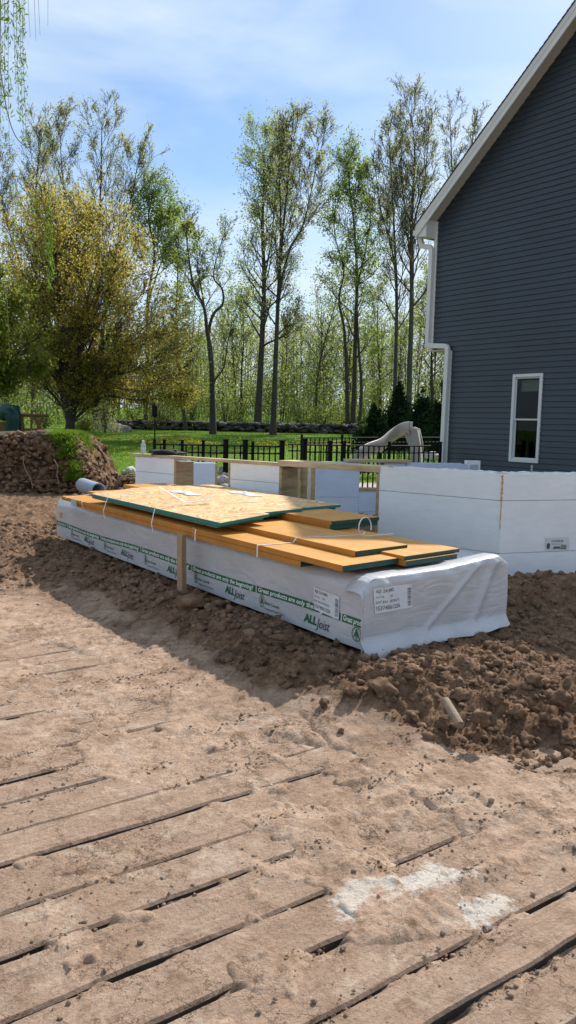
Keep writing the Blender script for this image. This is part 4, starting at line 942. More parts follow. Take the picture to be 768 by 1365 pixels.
# side walls as slabs, hollow behind the window
body.box(hp(S_LL, -.35, -.012), B3*DEP, H3*.12, Z3*(CANT+.35)); body.box(hp(S_UL, CANT, -.012), B3*DEP, H3*.12, Z3*(5.97-CANT)); body.box(hp(S_R-.12, -.35, -.012), B3*DEP, H3*.12, Z3*6.3)
body.box(hp(S_UL, CANT-.001, -.012), B3*DEP, H3*(S_LL-S_UL+.2), Z3*.08)
body.box(hp(S_LL, -.35, -DEP), H3*(S_R-S_LL), B3*.1, Z3*6.3)
body.build('wall', M_vinyl, house)
inner = MB(); 
for (s0, s1, z0, z1) in ((S_LL+.13, WS0-.02, -.3, CANT), (WS1+.02, S_R-.13, -.3, CANT), (WS0-.02, WS1+.02, -.3, WZ0-.02), (WS0-.02, WS1+.02, WZ1+.02, CANT)): inner.box(hp(s0, z0, -.02), H3*(s1-s0), B3*.08, Z3*(z1-z0))
inner.prism([hp(S_UL+.13, CANT+.09, -.02), hp(S_R-.13, CANT+.09, -.02), hp(S_R-.13, 5.9, -.02), hp(RIDGE_S, rake_h(RIDGE_S)-.15, -.02), hp(S_UL+.13, 5.9, -.02)], B3*.08)
inner.box(hp(S_LL+.2, 3.1, -.12), H3*(S_R-S_LL-.4), B3*4, Z3*.05); inner.box(hp(S_LL+.2, -.2, -4.2), H3*(S_R-S_LL-.4), B3*.05, Z3*3.3); inner.box(hp(S_LL+.2, .2, -.12), H3*(S_R-S_LL-.4), B3*4.1, Z3*.05); inner.box(hp(S_LL+.2, .2, -.12), H3*.05, B3*4.1, Z3*2.95); inner.box(hp(WS1+.9, .2, -.12), H3*.05, B3*4.1, Z3*2.95)
inner.build('inner_structure', m_dark, house)
# trim, rake boards, soffit, roof
OV = .36
tr = MB(); tr.box(hp(S_UL-.012, CANT-.02, .032), H3*.085, B3*.1, Z3*(5.97-CANT+.02)); tr.build('corner_trim', M_trim, house)
tr = MB(); tr.box(hp(S_LL-.012, -.3, .032), H3*.075, B3*.1, Z3*(CANT+.24)); tr.build('corner_trim', M_trim, house)
tr = MB(); tr.box(hp(S_UL, CANT-.045, .03), H3*(S_LL-S_UL+.0), B3*DEP*.9, Z3*.03); tr.build('jetty_soffit', M_soffit, house)
def rake_piece(off0, off1, d0, d1, mat, name, sgn=1):
    """between perpendicular offsets d0..d1 above the rake line, and off0..off1 outwards"""
    mb = MB(); sA = S_UL-.26 if name != 'rake_soffit' else S_UL-.0
    ends = [(sA, 5.97+(sA-S_UL)*SL), (RIDGE_S, rake_h(RIDGE_S))]
    if sgn < 0: ends = [(2*RIDGE_S-s, h) for s, h in ends]
    P = [(ends[0][0], ends[0][1]+d0), (ends[1][0], ends[1][1]+d0), (ends[1][0], ends[1][1]+d1), (ends[0][0], ends[0][1]+d1)]
    mb.prism([hp(s, h, off0) for s, h in P], HN3*(off1-off0)); return mb.build(name, mat, house)
HN3 = np.array([*HN, 0])
for sg in (1, -1):
    rake_piece(.0, OV, .0, .02, M_soffit, 'rake_soffit', sg)
    rake_piece(OV-.03, OV, -.12, .14, M_trim, 'rake_fascia', sg)
    mb = MB(); sA = S_UL-.30; e = [(sA, 5.97+(sA-S_UL)*SL+.142), (RIDGE_S, rake_h(RIDGE_S)+.142)]
    if sg < 0: e = [(2*RIDGE_S-s, h) for s, h in e]
    # shingle courses, each a thin step
    nC = 44
    for i in range(nC):
        f0 = i/nC; f1 = (i+1.25)/nC; a_ = np.array(e[0])+(np.array(e[1])-np.array(e[0]))*f0; b2 = np.array(e[0])+(np.array(e[1])-np.array(e[0]))*min(1, f1)
        P = [(a_[0], a_[1]+.012), (b2[0], b2[1]+.0), (b2[0], b2[1]+.010), (a_[0], a_[1]+.026)]
        mc = MB(); mc.prism([hp(s, h, OV+.02+.006*random.random()) for s, h in P], B3*(DEP+.7)); mc.build('shingle_course', M_shingle, house)
    mb.prism([hp(e[0][0], e[0][1]-.02, OV-.035), hp(e[1][0], e[1][1]-.02, OV-.035), hp(e[1][0], e[1][1]+.010, OV-.035), hp(e[0][0], e[0][1]+.010, OV-.035)], B3*(DEP+.6)); mb.build('roof_deck', M_soffit, house)
# boxed eave return and gutter
rt = MB(); eh = 5.97-.26*SL
rt.prism([hp(S_UL-.225, 5.66, .0), hp(S_UL+.03, 5.62, .0), hp(S_UL+.03, 5.98, .0), hp(S_UL-.225, 5.78, .0)], HN3*(OV-.032)); rt.build('eave_return', M_trim, house)
rt = MB(); rt.box(hp(S_UL-.256, 5.655, OV-.032), H3*.03, B3*(DEP+.4), Z3*.17); rt.build('eave_fascia', M_trim, house)
gt = MB(); gt.box(hp(S_UL-.37, 5.70, OV-.04), H3*.11, B3*(DEP+.4), Z3*.11); gt.build('gutter', M_trim, house)
def squaretube(name, P, w, mat, parent):
    """downspout with rounded elbows"""
    Q = [np.array(P[0], float)]
    for i in range(1, len(P)-1):
        a, b_, c_ = (np.array(P[j], float) for j in (i-1, i, i+1)); r = .09; d1 = (a-b_)/np.linalg.norm(a-b_); d2 = (c_-b_)/np.linalg.norm(c_-b_)
        for tq in np.linspace(0, 1, 6): Q.append((1-tq)**2*(b_+d1*r)+2*tq*(1-tq)*b_+tq**2*(b_+d2*r))
    Q.append(np.array(P[-1], float)); V = []; Fc = []
    for i, p in enumerate(Q):
        d = Q[min(i+1, len(Q)-1)]-Q[max(i-1, 0)]; d /= np.linalg.norm(d); s_ = np.cross(d, HN3); s_ /= np.linalg.norm(s_)
        for (x, y) in ((-.5, -.4), (.5, -.4), (.5, .4), (-.5, .4)): V.append(p+s_*w*x+HN3*w*y)
    for i in range(len(Q)-1):
        for k in range(4): Fc.append((4*i+k, 4*i+(k+1) % 4, 4*i+4+(k+1) % 4, 4*i+4+k))
    o = mesh_py(name, V, Fc, mat, parent); bm = bmesh.new(); bm.from_mesh(o.data); bmesh.ops.recalc_face_normals(bm, faces=bm.faces); bm.to_mesh(o.data); bm.free(); bevel(o, .012, 2); return o
squaretube('downspout', [hp(S_UL-.31, 5.71, .15), hp(S_UL-.29, 5.50, .12), hp(S_UL-.02, 5.44, .09), hp(S_UL-.02, 5.20, .085), hp(S_UL-.03, 3.36, .085), hp(S_LL+.0, 3.31, .085), hp(S_LL-.03, .1, .085)], .105, M_trim, house)
# window
win = MB(); 
for (s0, s1, z0, z1) in ((WS0, WS0+.06, WZ0, WZ1), (WS1-.06, WS1, WZ0, WZ1), (WS0+.06, WS1-.06, WZ1-.06, WZ1), (WS0+.06, WS1-.06, WZ0, WZ0+.065)): win.box(hp(s0, z0, -.06), H3*(s1-s0), HN3*.10, Z3*(z1-z0))
wo_ = win.build('window', M_trim, house); bevel(wo_, .004)
M_gl = bpy.data.materials.new('window_glass'); M_gl.use_nodes = True; tg = M_gl.node_tree; tg.nodes.clear(); og = nd(tg, 'ShaderNodeOutputMaterial'); g1 = nd(tg, 'ShaderNodeBsdfGlossy'); g1.inputs['Roughness'].default_value = .02; g1.inputs['Color'].default_value = (.35, .38, .40, 1); g2 = nd(tg, 'ShaderNodeBsdfTransparent'); g2.inputs['Color'].default_value = (.75, .8, .78, 1); fr = nd(tg, 'ShaderNodeFresnel'); fr.inputs['IOR'].default_value = 1.36; mg = nd(tg, 'ShaderNodeMixShader')
tg.links.new(fr.outputs[0], mg.inputs[0]); tg.links.new(g2.outputs[0], mg.inputs[1]); tg.links.new(g1.outputs[0], mg.inputs[2]); tg.links.new(mg.outputs[0], og.inputs['Surface'])
MR = 1.79
for (z0, z1, off, nm) in ((MR-.02, WZ1-.06, .0, 'sash'), (WZ0+.065, MR+.02, -.03, 'sash')):
    mb = MB(); a0, a1 = WS0+.061, WS1-.061; f = .026
    for (s0, s1, y0, y1) in ((a0, a0+f, z0, z1), (a1-f, a1, z0, z1), (a0+f, a1-f, z1-f, z1), (a0+f, a1-f, z0, z0+f)): mb.box(hp(s0, y0, off-.02), H3*(s1-s0), HN3*.026, Z3*(y1-y0))
    so = mb.build(nm, M_trim, wo_); mb = MB(); mb.box(hp(a0+f-.002, z0+f-.002, off-.012), H3*(a1-a0-2*f+.004), HN3*.004, Z3*(z1-z0-2*f+.004)); mb.build('pane', M_gl, wo_)
M_blind = simple('blind_cream', (.34, .33, .28), .7, .05)
mb = MB(); mb.box(hp(WS0+.10, 2.33, -.14), H3*(WS1-WS0-.2), HN3*.02, Z3*.22); mb.build('rolled_blind', M_blind, wo_)
for i in range(12):
    mb = MB(); mb.box(hp(WS0+.22, 1.83+i*.038, -.75), H3*.34, HN3*.02, Z3*.009); mb.build('blind_slat', M_blind, wo_)
mb = MB(); mb.tube([hp(1.9, 1.55, -.5), hp(1.97, 1.72, -.5)], [.05, .11], 10); mb.tube([hp(1.9, 1.55, -.5), hp(1.82, 1.05, -.5)], .02, 6); mb.build('lamp_shape', simple('lamp_dark', (.012, .012, .012), .6), wo_)
settle(house)

# ------------------------------------------------------------------ fences
M_fence = simple('black_fence', (.006, .006, .007), .75, .1, 5, spec=.15)
def fence(A, B, posts, step, htop, label, name='metal_fence', thick=.075, gapb=.08, tall=()):
    A = np.array(A, float); B = np.array(B, float); D = u2(B-A); n = float(np.linalg.norm(B[:2]-A[:2])); root = empty(name, (*A, gz(*A))); tag(root, label, 'fence')
    def P(s): q = A[:2]+D*s; return np.array([q[0], q[1], gz(q[0], q[1])])
    pk = MB(); pk.cbox((0, 0, (htop-gapb)/2+gapb-.01), .022, .022, htop-gapb-.02); pko = None
    ang = math.atan2(D[1], D[0]); s = step
    while s < n-.02:
        if min(abs(s-q) for q in posts) > .06:
            if pko is None: pko = pk.build('picket', M_fence, root); o = pko
            else: o = pko.copy(); COL.objects.link(o)
            p = P(s); o.location = p; o.rotation_euler = (0, 0, ang)
        s += step
    for q in posts:
        mb = MB(); tk = thick*(1.35 if q in tall else .8); mb.cbox((0, 0, (htop+.05)/2-.1), tk, tk, htop+.25+(.06 if q in tall else 0)); mb.cbox((0, 0, htop+.06+(.03 if q in tall else 0)), tk*1.25, tk*1.25, .02); o = mb.build('post', M_fence, root); o.location = P(q); o.rotation_euler = (0, 0, ang)
    for hz_ in (htop-.02, htop-.16, gapb+.06):
        mb = MB(); k = max(2, int(n/2)); 
        for i in range(k): a, b_ = P(n*i/k), P(n*(i+1)/k); mb.tube([a+(0, 0, hz_), b_+(0, 0, hz_)], .017, 4)
        mb.build('rail', M_fence, root)
    settle(root); return root
fA = at_y(206, 600, 14.4)[:2]; fB = at_y(381, 600, 15.3)[:2]; fC = at_y(404, 600, 15.5)[:2]; fE = at_y(591, 600, 16.7)[:2]; FD1 = u2(fE-fA)
def fs(px): q = on_plane(px, 600, fA, (-FD1[1], FD1[0])); return float((q[:2]-fA)@FD1)
HT = 1.19
def along(s): return fA+FD1*s
s_ = [fs(x) for x in (206, 219, 243, 271, 301, 327, 337, 376)]; s_[0] = 0.0
fence(along(0), along(s_[-1]), s_, .118, HT, 'left stretch of black metal picket fence with a gate post, beyond the foam piers', tall=(s_[4], s_[5], s_[7]), thick=.06)
s0 = fs(406); ss = [fs(x)-s0 for x in (406, 440, 459, 519, 587)]; fence(along(s0), along(fs(588)), ss, .118, HT+.04, 'right stretch of black metal picket fence in front of the pool slide', tall=(0.0,), thick=.06)
ax_, bx_ = at_y(384, 600, 17.3)[:2], at_y(404, 600, 17.5)[:2]; fence(ax_, bx_, [float(np.linalg.norm(bx_-ax_))], .118, HT-.02, 'short lower run of black fence set back between the two longer stretches', thick=.05)
ax_, bx_ = at_y(402, 600, 21.5)[:2], at_y(600, 600, 24)[:2]; fence(ax_, bx_, [0.0, 1.3, 2.6, 3.9], .14, 1.15, 'farther black fence on the other side of the pool', thick=.06)
# pole with lantern shaped feeder
lp = empty('feeder_pole', (*along(.02), 0)); a = at_y(206.5, 537, 14.3); mb = MB(); mb.tube([(a[0], a[1], 0), (a[0], a[1], a[2]-.25)], .012, 8); tag(lp, 'thin black pole with a small lantern shaped feeder at the left end of the fence', 'pole'); mb.build('pole', M_fence, lp)
mb = MB(); mb.tube([(a[0], a[1], a[2]-.26), (a[0], a[1], a[2]-.22), (a[0], a[1], a[2]-.05), (a[0], a[1], a[2])], [.03, .055, .05, .01], 8); mb.build('feeder', M_fence, lp); settle(lp)

# pool slide
M_slide = simple('slide_plastic', (.33, .31, .30), .4, .05, 2)
sl = empty('pool_slide', (*at_y(520, 600, 19)[:2], .1)); tag(sl, 'pale beige curved pool slide behind the black fence', 'slide')
ctrl = [(474, 618, 18.6), (482, 607, 18.7), (495, 600, 19.0), (510, 594, 19.4), (524, 582, 19.9), (537, 574, 20.1), (548, 572, 19.8)]
cp_ = [at_y(*c) for c in ctrl]; Q = []
for i in range(len(cp_)-1):
    for tq in np.linspace(0, 1, 6, endpoint=False):
        p0, p1, p2, p3 = (cp_[min(max(i+j, 0), len(cp_)-1)] for j in (-1, 0, 1, 2)); Q.append(.5*((2*p1)+(-p0+p2)*tq+(2*p0-5*p1+4*p2-p3)*tq**2+(-p0+3*p1-3*p2+p3)*tq**3))
Q.append(cp_[-1]); V = []
wv = np.array([.28, .95, 0]); wv /= np.linalg.norm(wv)
prf = [(-.34, .17), (-.29, .19), (-.26, .15), (-.2, -.02), (0, -.06), (.2, -.02), (.26, .15), (.29, .19), (.34, .17), (.30, -.06), (0, -.14), (-.30, -.06)]
for p in Q:
    for (u, h) in prf: V.append(p+wv*u+Z3*h)
npf = len(prf); Fc = [(i*npf+k, i*npf+(k+1) % npf, (i+1)*npf+(k+1) % npf, (i+1)*npf+k) for i in range(len(Q)-1) for k in range(npf)]
mesh_py('chute', V, Fc, M_slide, sl, True)
top = cp_[-1]; lg = MB(); P_ = [at_y(*c) for c in ((538, 576, 19.8), (549, 569, 19.8), (556, 572, 19.8), (560, 592, 19.7), (562, 622, 19.6), (550, 622, 19.6), (547, 600, 19.7))]
lg.prism([p+(0, 0, 0) for p in P_], wv*.10); lg.prism([p+wv*.55 for p in P_], wv*.10); lg.box(P_[2]+Z3*-.02, wv*.6, P_[4]-P_[2], np.array([-.05, 0, 0])); lg.build('ladder_shell', M_slide, sl)
M_deck = simple('concrete_apron', (.42, .36, .30), .9, .1, 4)
for i in range(7):
    mb = MB(); q = P_[5]+(P_[6]-P_[5])*i/7; mb.box(q+(-.02, 0, .02), wv*.6, (.14, 0, 0), (0, 0, .03)); mb.build('tread', M_slide, sl)
settle(sl)
mb = MB(); a = at_y(470, 622, 17.6); mb.box((a[0], a[1], .0), (3.4, .9, 0), (-.6, 3.0, 0), (0, 0, .07+gz(a[0], 18.5))); tag(mb.build('pool_deck', M_deck), kind='structure')
stone(577, 607, .16, simple('white_stone', (.5, .5, .48), .8, .2, 6), 'pale rounded stone behind the fence next to the house corner', 'stone', None, 'stone', el=(1.5, 1, .7), y=18.3)

# ------------------------------------------------------------------ far left: dug mound, turf, play set, rocks
def mound_h(x, y):
    t_ = (x+3.9)   # right end near x = -3.9
    prof = 1.22*sstep(.25, -.75, t_)*(1+.05*np.sin(x*2.1)); prof = np.maximum(prof, .42*np.exp(-((x+3.35)/.42)**2))
    dy = y-(16.0+.25*perlin(x*.9, 3.)); return prof*sstep(0, .75, dy+.10*fbm(x*2, y*2, 4., 3))*(1-sstep(2.6, 4.2, dy))
mx = np.linspace(-13, -2.6, 330); my = np.linspace(15.2, 20.8, 190); MX, MY = np.meshgrid(mx, my, indexing='ij')
MZ = mound_h(MX, MY); act = sstep(.0, .15, MZ)
MZ = MZ+act*(.16*np.abs(fbm(MX*1.7, MY*1.7+MZ*2, MZ*2, 5, .6))-.08)
MXd = MX+act*.10*fbm(MY*3, MZ*4, MX*3., 4, .6); MYd = MY-act*.28*np.abs(fbm(MX*1.9, MZ*3.4, 1.+MY, 5, .6))
MZ = MZ-.05*(1-act)-.04
mo = mesh_np('soil_mound', np.stack([MXd, MYd, MZ], -1).reshape(-1, 3), grid_faces(330, 190), M_rootsoil, smooth=True); tag(mo, kind='structure')
n = 9000; qx = rng.uniform(-9, -2.9, n); qy = 15.1+rng.random(n)*1.9; qz = mound_h(qx, qy)
keep = (qz > .03) | (rng.random(n) < .25); qx, qy, qz = qx[keep], qy[keep], qz[keep]
tag(clods('mound_crumbs', np.stack([qx, qy-.12*(qz > .1), qz], 1), .02+.06*rng.random(len(qx))**3, M_rootsoil), 'loose crumbs on the face of the dug mound', 'soil', kind='stuff')
# shaggy turf hanging over the right shoulder of the mound
n = 16000; gy_ = 16.0+rng.random(n)*1.7; gx_ = -4.55+.10*rng.normal(size=n); gx_ = gx_-.25+.55*(1-mound_h(gx_, gy_)/1.22); gz_ = mound_h(gx_, gy_); kp = (gz_ > .35) & (fbm(gx_*3, gy_*3, gz_*3, 3) > -.25) ; gx_, gy_, gz_ = gx_[kp], gy_[kp], gz_[kp]
gy_ = gy_-.28*rng.random(len(gx_))*(gy_ < 17)
tag(blades('hanging_turf', np.stack([gx_, gy_, gz_+.0], 1), .095, .012, M_blade, .9), 'shaggy green turf draped over the right shoulder of the soil mound', 'turf', kind='stuff')
V, Fc = rock_shape(91, 3, .4, .3); M_sod = simple('turf_slab', (.10, .075, .05), .95, .4, 6, .6)
for (px, py, sx, lb_) in ((22, 580, .75, 'flat slab of cut turf on the left of the mound top'), (64, 578, .38, 'turf lump jutting out like a table on the mound top')):
    a = at_y(px, py, 16.9); o = mesh_np('turf_slab', V*np.array([sx, .4, .28]), Fc, M_sod, smooth=True); o.location = (a[0], a[1], a[2]-.02); tag(o, lb_, 'turf slab', 'slabs of turf on the mound')
# pale roots
M_root = simple('pale_root', (.24, .18, .12), .9)
for (pl, lb_) in (([(32, 609), (31, 617), (35, 628), (41, 638), (44, 650)], 'thin pale root hanging in the mound face'), ([(72, 612), (77, 622), (76, 634), (79, 646)], 'pale root near the right of the mound face')):
    mb = MB(); mb.tube([at_y(x, y, 15.95-.0) for x, y in pl], .012, 5); tag(mb.build('root', M_root), lb_, 'root', 'roots in the mound face')
RK = ['white rock of the small pile on the lawn', 'grey rock left in the small pile on the lawn', 'flat rock right in the small pile on the lawn', 'brown rock behind the white one on the lawn', 'outlying small pale rock left of the pile on the lawn', 'grey rock at the foot of the pile beside the foam pier']
for i, (px, py, r, col) in enumerate(((174, 627, .13, 0), (168, 631, .12, 1), (177, 632, .13, 1), (171, 629, .12, 1), (157, 633, .06, 0), (165, 634, .07, 1))):
    stone(px, py, r, simple('lawn_stone', (.55, .52, .48) if col == 0 else (.30, .27, .23), .85, .2, 6, .3), RK[i], 'rock', 'rocks piled on the lawn', 'rock', seed=i+11, y=21+.3*i)
a = at_y(156, 577, 44); stone(155, 575, .75, M_stone, 'large grey boulder on the far lawn under the trees', 'boulder', None, 'boulder', el=(1.3, .8, .7), seed=3, y=44)
# play set
ps_ = empty('play_set', (*at_y(30, 585, 34)[:2], .5)); tag(ps_, 'wooden play set with a dark teal slide behind the mound at the far left', 'play set')
M_pw = simple('play_wood', (.20, .10, .045), .8, .2, 5); M_teal = simple('teal_plastic', (.012, .060, .062), .35, .1, 3)
def pxl(px, py, y=34): return at_y(px, py, y)
for (a, b_) in (((30, 585), (30, 552)), ((42, 585), (42, 552)), ((46, 555), (60, 585)), ((58, 553), (44, 585)), ((12, 585), (12, 553))): mb = MB(); mb.tube([pxl(*a), pxl(*b_)], .07, 4); mb.build('post', M_pw, ps_)
mb = MB(); mb.tube([pxl(8, 553), pxl(64, 554)], .07, 4); mb.build('beam', M_pw, ps_); mb = MB(); a = pxl(10, 574); mb.box(a, (1.2, 0, 0), (0, 1.3, 0), (0, 0, .1)); mb.build('deck', M_pw, ps_)
mb = MB(); a = pxl(-8, 600); mb.box((a[0], a[1], gz(a[0], a[1])-.1), (1.3, 0, 0), (0, .1, 0), (0, 0, .9)); mb.build('side_board', M_pw, ps_)
mb = MB(); mb.tube([pxl(0, 556), pxl(8, 548), pxl(16, 549), pxl(19, 560), pxl(18, 572), pxl(24, 583), pxl(28, 590)], [.25, .38, .42, .36, .32, .28, .24], 12); mb.build('tube_slide', M_teal, ps_, True); settle(ps_)

# ------------------------------------------------------------------ trees
def tubes_np(segs, nside):
    """segs: list of (points (k,3), radii (k,)) -> vertices, quads"""
    Vs = []; Fs = []; off = 0; ang = np.arange(nside)*2*PI/nside; ca, sa = np.cos(ang), np.sin(ang)
    for P, R in segs:
        k = len(P); d = np.empty_like(P); d[1:-1] = P[2:]-P[:-2]; d[0] = P[1]-P[0]; d[-1] = P[-1]-P[-2]
        d /= np.linalg.norm(d, axis=1)[:, None]+1e-9
        ref = np.array([1., .1, .05]) if abs(d[0, 0]) < .8 else np.array([0, 1., .1])
        a = np.cross(d, ref); a /= np.linalg.norm(a, axis=1)[:, None]+1e-9; b_ = np.cross(d, a)
        ring = P[:, None]+R[:, None, None]*(a[:, None]*ca[None, :, None]+b_[:, None]*sa[None, :, None])
        Vs.append(ring.reshape(-1, 3)); i = np.arange(k-1)[:, None]*nside; j = np.arange(nside)[None]
        j2 = (j+1) % nside; Fs.append(np.stack([i+j, i+j2, i+nside+j2, i+nside+j], -1).reshape(-1, 4)+off); off += k*nside
    return np.concatenate(Vs), np.concatenate(Fs)
def leaves_np(P, size, droop=0.0, asp=.6):
    n = len(P); a = rng.normal(size=(n, 3)); a[:, 2] -= droop; a /= np.linalg.norm(a, axis=1)[:, None]; b_ = np.cross(a, rng.normal(size=(n, 3))); b_ /= np.linalg.norm(b_, axis=1)[:, None]
    s = size*rng.uniform(.4, 1.5, n)[:, None]; V = np.stack([P-a*s*.5, P+b_*s*asp*.5, P+a*s*.5, P-b_*s*asp*.5], 1)
    return V.reshape(-1, 3), np.arange(4*n).reshape(-1, 4)
class Tree:
    def __init__(s, seed): s.r = random.Random(seed); s.seg = {0: [], 1: [], 2: [], 3: [], 4: []}; s.tips = []
    def path(s, p, d, L, r0, r1, n, wob, up):
        P = [np.array(p, float)]; d = np.array(d, float); d /= np.linalg.norm(d)
        for i in range(n):
            d = d+np.array([s.r.gauss(0, wob), s.r.gauss(0, wob), s.r.gauss(0, wob*.6)+up]); d /= np.linalg.norm(d); P.append(P[-1]+d*L/n)
        return np.array(P), np.linspace(r0, r1, n+1)
    def branch(s, p, d, L, r, lv, o):
        n = max(3, int(L/o['seg'][min(lv, len(o['seg'])-1)])); P, R = s.path(p, d, L, r, max(r*.3, .006), n, o['wob'], o['up']*(1 if lv < 3 else .4))
        s.seg[min(lv, 4)].append((P, R))
        if lv >= o['lv']:
            for q in P[1:]: s.tips.append(q)
            return
        if lv >= 2:
            for q in P[len(P)//2:]: s.tips.append(q)
        k = o['kids'][lv-1] if lv-1 < len(o['kids']) else 3
        k = max(1, int(k*(.7+.6*s.r.random())))
        for i in range(k):
            f = o['f0']+(1-o['f0'])*(i+s.r.random())/k; j = min(int(f*(len(P)-1)), len(P)-2); q = P[j]+(P[j+1]-P[j])*(f*(len(P)-1)-j)
            t_ = P[j+1]-P[j]; t_ /= np.linalg.norm(t_); az = s.r.uniform(0, 2*PI); a = np.cross(t_, (0.3, .2, 1)); a /= np.linalg.norm(a)+1e-9; b_ = np.cross(t_, a)
            an = math.radians(s.r.gauss(o['ang'], 9)); dd = t_*math.cos(an)+(a*math.cos(az)+b_*math.sin(az))*math.sin(an)
            s.branch(q, dd, L*o['ratio']*(1.15-.5*f)*(.7+.6*s.r.random()), max(.008, R[j]*.55), lv+1, o)
def build_tree(name, base, seed, stems, o, leafc, label, leafmat, barkmat=None, leaf=(.11, 1.0), group=None, minr=.01, sides=(8, 6, 4, 3)):
    """stems: list of (pts px/py polyline at depth, radius0, radius1, [branch start fraction], nbranch, branch length)"""
    T = Tree(seed); base = np.array(base, float)
    for (pts, r0, r1, f0, nb, bl, spread) in stems:
        C = [np.array(p, float) for p in pts]; Q = []
        for i in range(len(C)-1):
            for tq in np.linspace(0, 1, 6, endpoint=False):
                p0, p1, p2, p3 = (C[min(max(i+j, 0), len(C)-1)] for j in (-1, 0, 1, 2)); Q.append(.5*((2*p1)+(-p0+p2)*tq+(2*p0-5*p1+4*p2-p3)*tq**2+(-p0+3*p1-3*p2+p3)*tq**3))
        Q.append(C[-1]); Q = np.array(Q); R = (r0+(r1-r0)*np.linspace(0, 1, len(Q))**.85)*.74*(1+.35*np.exp(-np.linspace(0, 1, len(Q))*18)*(r0 > .15)); T.seg[0].append((Q, R))
        hgt = Q[-1, 2]-Q[0, 2]
        for k in range(nb):
            f = f0+(1-f0)*((k+T.r.random()*.9)/nb)**.92; j = min(int(f*(len(Q)-1)), len(Q)-2); q = Q[j]+(Q[j+1]-Q[j])*(f*(len(Q)-1)-j); t_ = Q[j+1]-Q[j]; t_ /= np.linalg.norm(t_)
            az = k*2.4+T.r.uniform(-.5, .5); an = math.radians(T.r.gauss(spread, 8)*(1.15-.45*f)); dd = t_*math.cos(an)+np.array([math.cos(az), math.sin(az), 0])*math.sin(an)
            ln = bl*(1.12-.62*f)*(.7+.6*T.r.random()); T.branch(q, dd, ln, max(.012, R[j]*.42), 1, o)
    root = empty(name, tuple(base)); tag(root, label, 'tree', group)
    V, Fc = tubes_np(T.seg[0], sides[0]); mesh_np('trunk', V-base, Fc, barkmat or M_bark, root, smooth=True)
    bs = [tubes_np(T.seg[k], sides[min(k, 3)]) for k in (1, 2, 3, 4) if T.seg[k]]; Vs = []; Fs = []; off = 0
    V1, F1 = [], []; off = 0
    for k in (1, 2, 3, 4):
        if T.seg[k]:
            v, f = tubes_np(T.seg[k], sides[min(k, 3)])
            if f.shape[1] == 4: V1.append(v); F1.append(f+off); off += len(v)
    mesh_np('branches', np.concatenate(V1)-base, np.concatenate(F1), barkmat or M_bark, root)
    tips = np.array(T.tips); size, dens = leaf
    if name != 'maple_tree': leafc = int(leafc*.66)
    if leafc > 0 and len(tips):
        idx = rng.integers(0, len(tips), leafc); P = tips[idx]+rng.normal(0, dens, (leafc, 3)); 
        # clumpy: thin out by noise
        kp = fbm(P[:, 0]*.9, P[:, 1]*.9, P[:, 2]*.9, 2) > -.45*rng.random(len(P)); P = P[kp]
        v, f = leaves_np(P, size); fo = mesh_np('foliage', v-base, f, leafmat, root); 
    return root
ML_fresh = leaf_mat('leaf_fresh', (.17, .23, .045), (.27, .32, .08), (.55, .62, .16), .6)
ML_green = leaf_mat('leaf_green', (.11, .165, .035), (.19, .24, .055), (.38, .50, .11), .6)
ML_olive = leaf_mat('leaf_olive', (.12, .14, .025), (.20, .20, .04), (.42, .44, .09), .6)
ML_maple = leaf_mat('leaf_maple', (.19, .18, .035), (.34, .25, .055), (.66, .56, .14), .62)
ML_bud = leaf_mat('leaf_bud', (.24, .25, .09), (.34, .33, .15), (.58, .58, .26), .6)
ML_willow = leaf_mat('leaf_willow', (.11, .20, .03), (.17, .27, .05), (.34, .50, .08))
ML_fir = leaf_mat('needles', (.012, .026, .012), (.022, .042, .018), (.03, .06, .02), .15)
ML_under = leaf_mat('leaf_under', (.12, .17, .035), (.22, .25, .07), (.40, .46, .12), .55)
def pp(pts, y): return [at_y(a, b_, y) for a, b_ in pts]
def rootp(px, y): a = at_y(px, 575, y); return np.array([a[0], y, gz(a[0], y)])
def stem(px0, pts, y, dy=0.0):
    b = rootp(px0, y); b[2] -= .15; out = [b]
    for i, (a, c) in enumerate(pts): out.append(at_y(a, c, y+dy*(i+1)/len(pts)))
    return b, out
O_tall = dict(seg=(1.0, .55, .4, .3, .3), wob=.13, up=.10, lv=4, kids=(5, 5, 4), f0=.22, ang=36, ratio=.50)
O_fine = dict(seg=(1.0, .5, .35, .3, .3), wob=.11, up=.13, lv=4, kids=(6, 6, 4), f0=.18, ang=28, ratio=.50)
O_fan = dict(seg=(.9, .5, .35, .3, .3), wob=.09, up=.05, lv=4, kids=(6, 5, 4), f0=.15, ang=24, ratio=.50)

# copper budding maple on the left lawn: fan of stems from a short trunk
y = 36; b0 = rootp(93, y); b0[2] -= .2; tops = [(2, 430), (-5, 375), (14, 350), (32, 320), (50, 302), (68, 291), (86, 286), (104, 290), (122, 300), (140, 314), (158, 334), (176, 350), (190, 390), (200, 430), (215, 480), (226, 440), (236, 500), (228, 530), (-10, 480), (60, 300), (118, 300), (75, 330), (150, 370), (35, 380)]
stems = []
rt_ = random.Random(5)
for i, (tx, ty) in enumerate(tops):
    dy = rt_.uniform(-2.6, 2.6); f = at_y(93+rt_.uniform(-3, 3), 560-rt_.uniform(-6, 20), y); e = at_y(tx, ty, y+dy); q1 = f+(e-f)*np.array([.30, .30, .42])+(0, 0, .3); q2 = f+(e-f)*np.array([.66, .66, .76])
    stems.append(([b0+(rt_.uniform(-.12, .12), rt_.uniform(-.12, .12), 0), f, q1, q2, e], .16 if i < 9 else .13, .014, .22, 13, 2.1, 30))
build_tree('maple_tree', b0, 11, stems, O_fan, 140000, 'broad round maple with copper and olive spring leaves over a fan of stems', ML_maple, M_bark, (.10, .34))
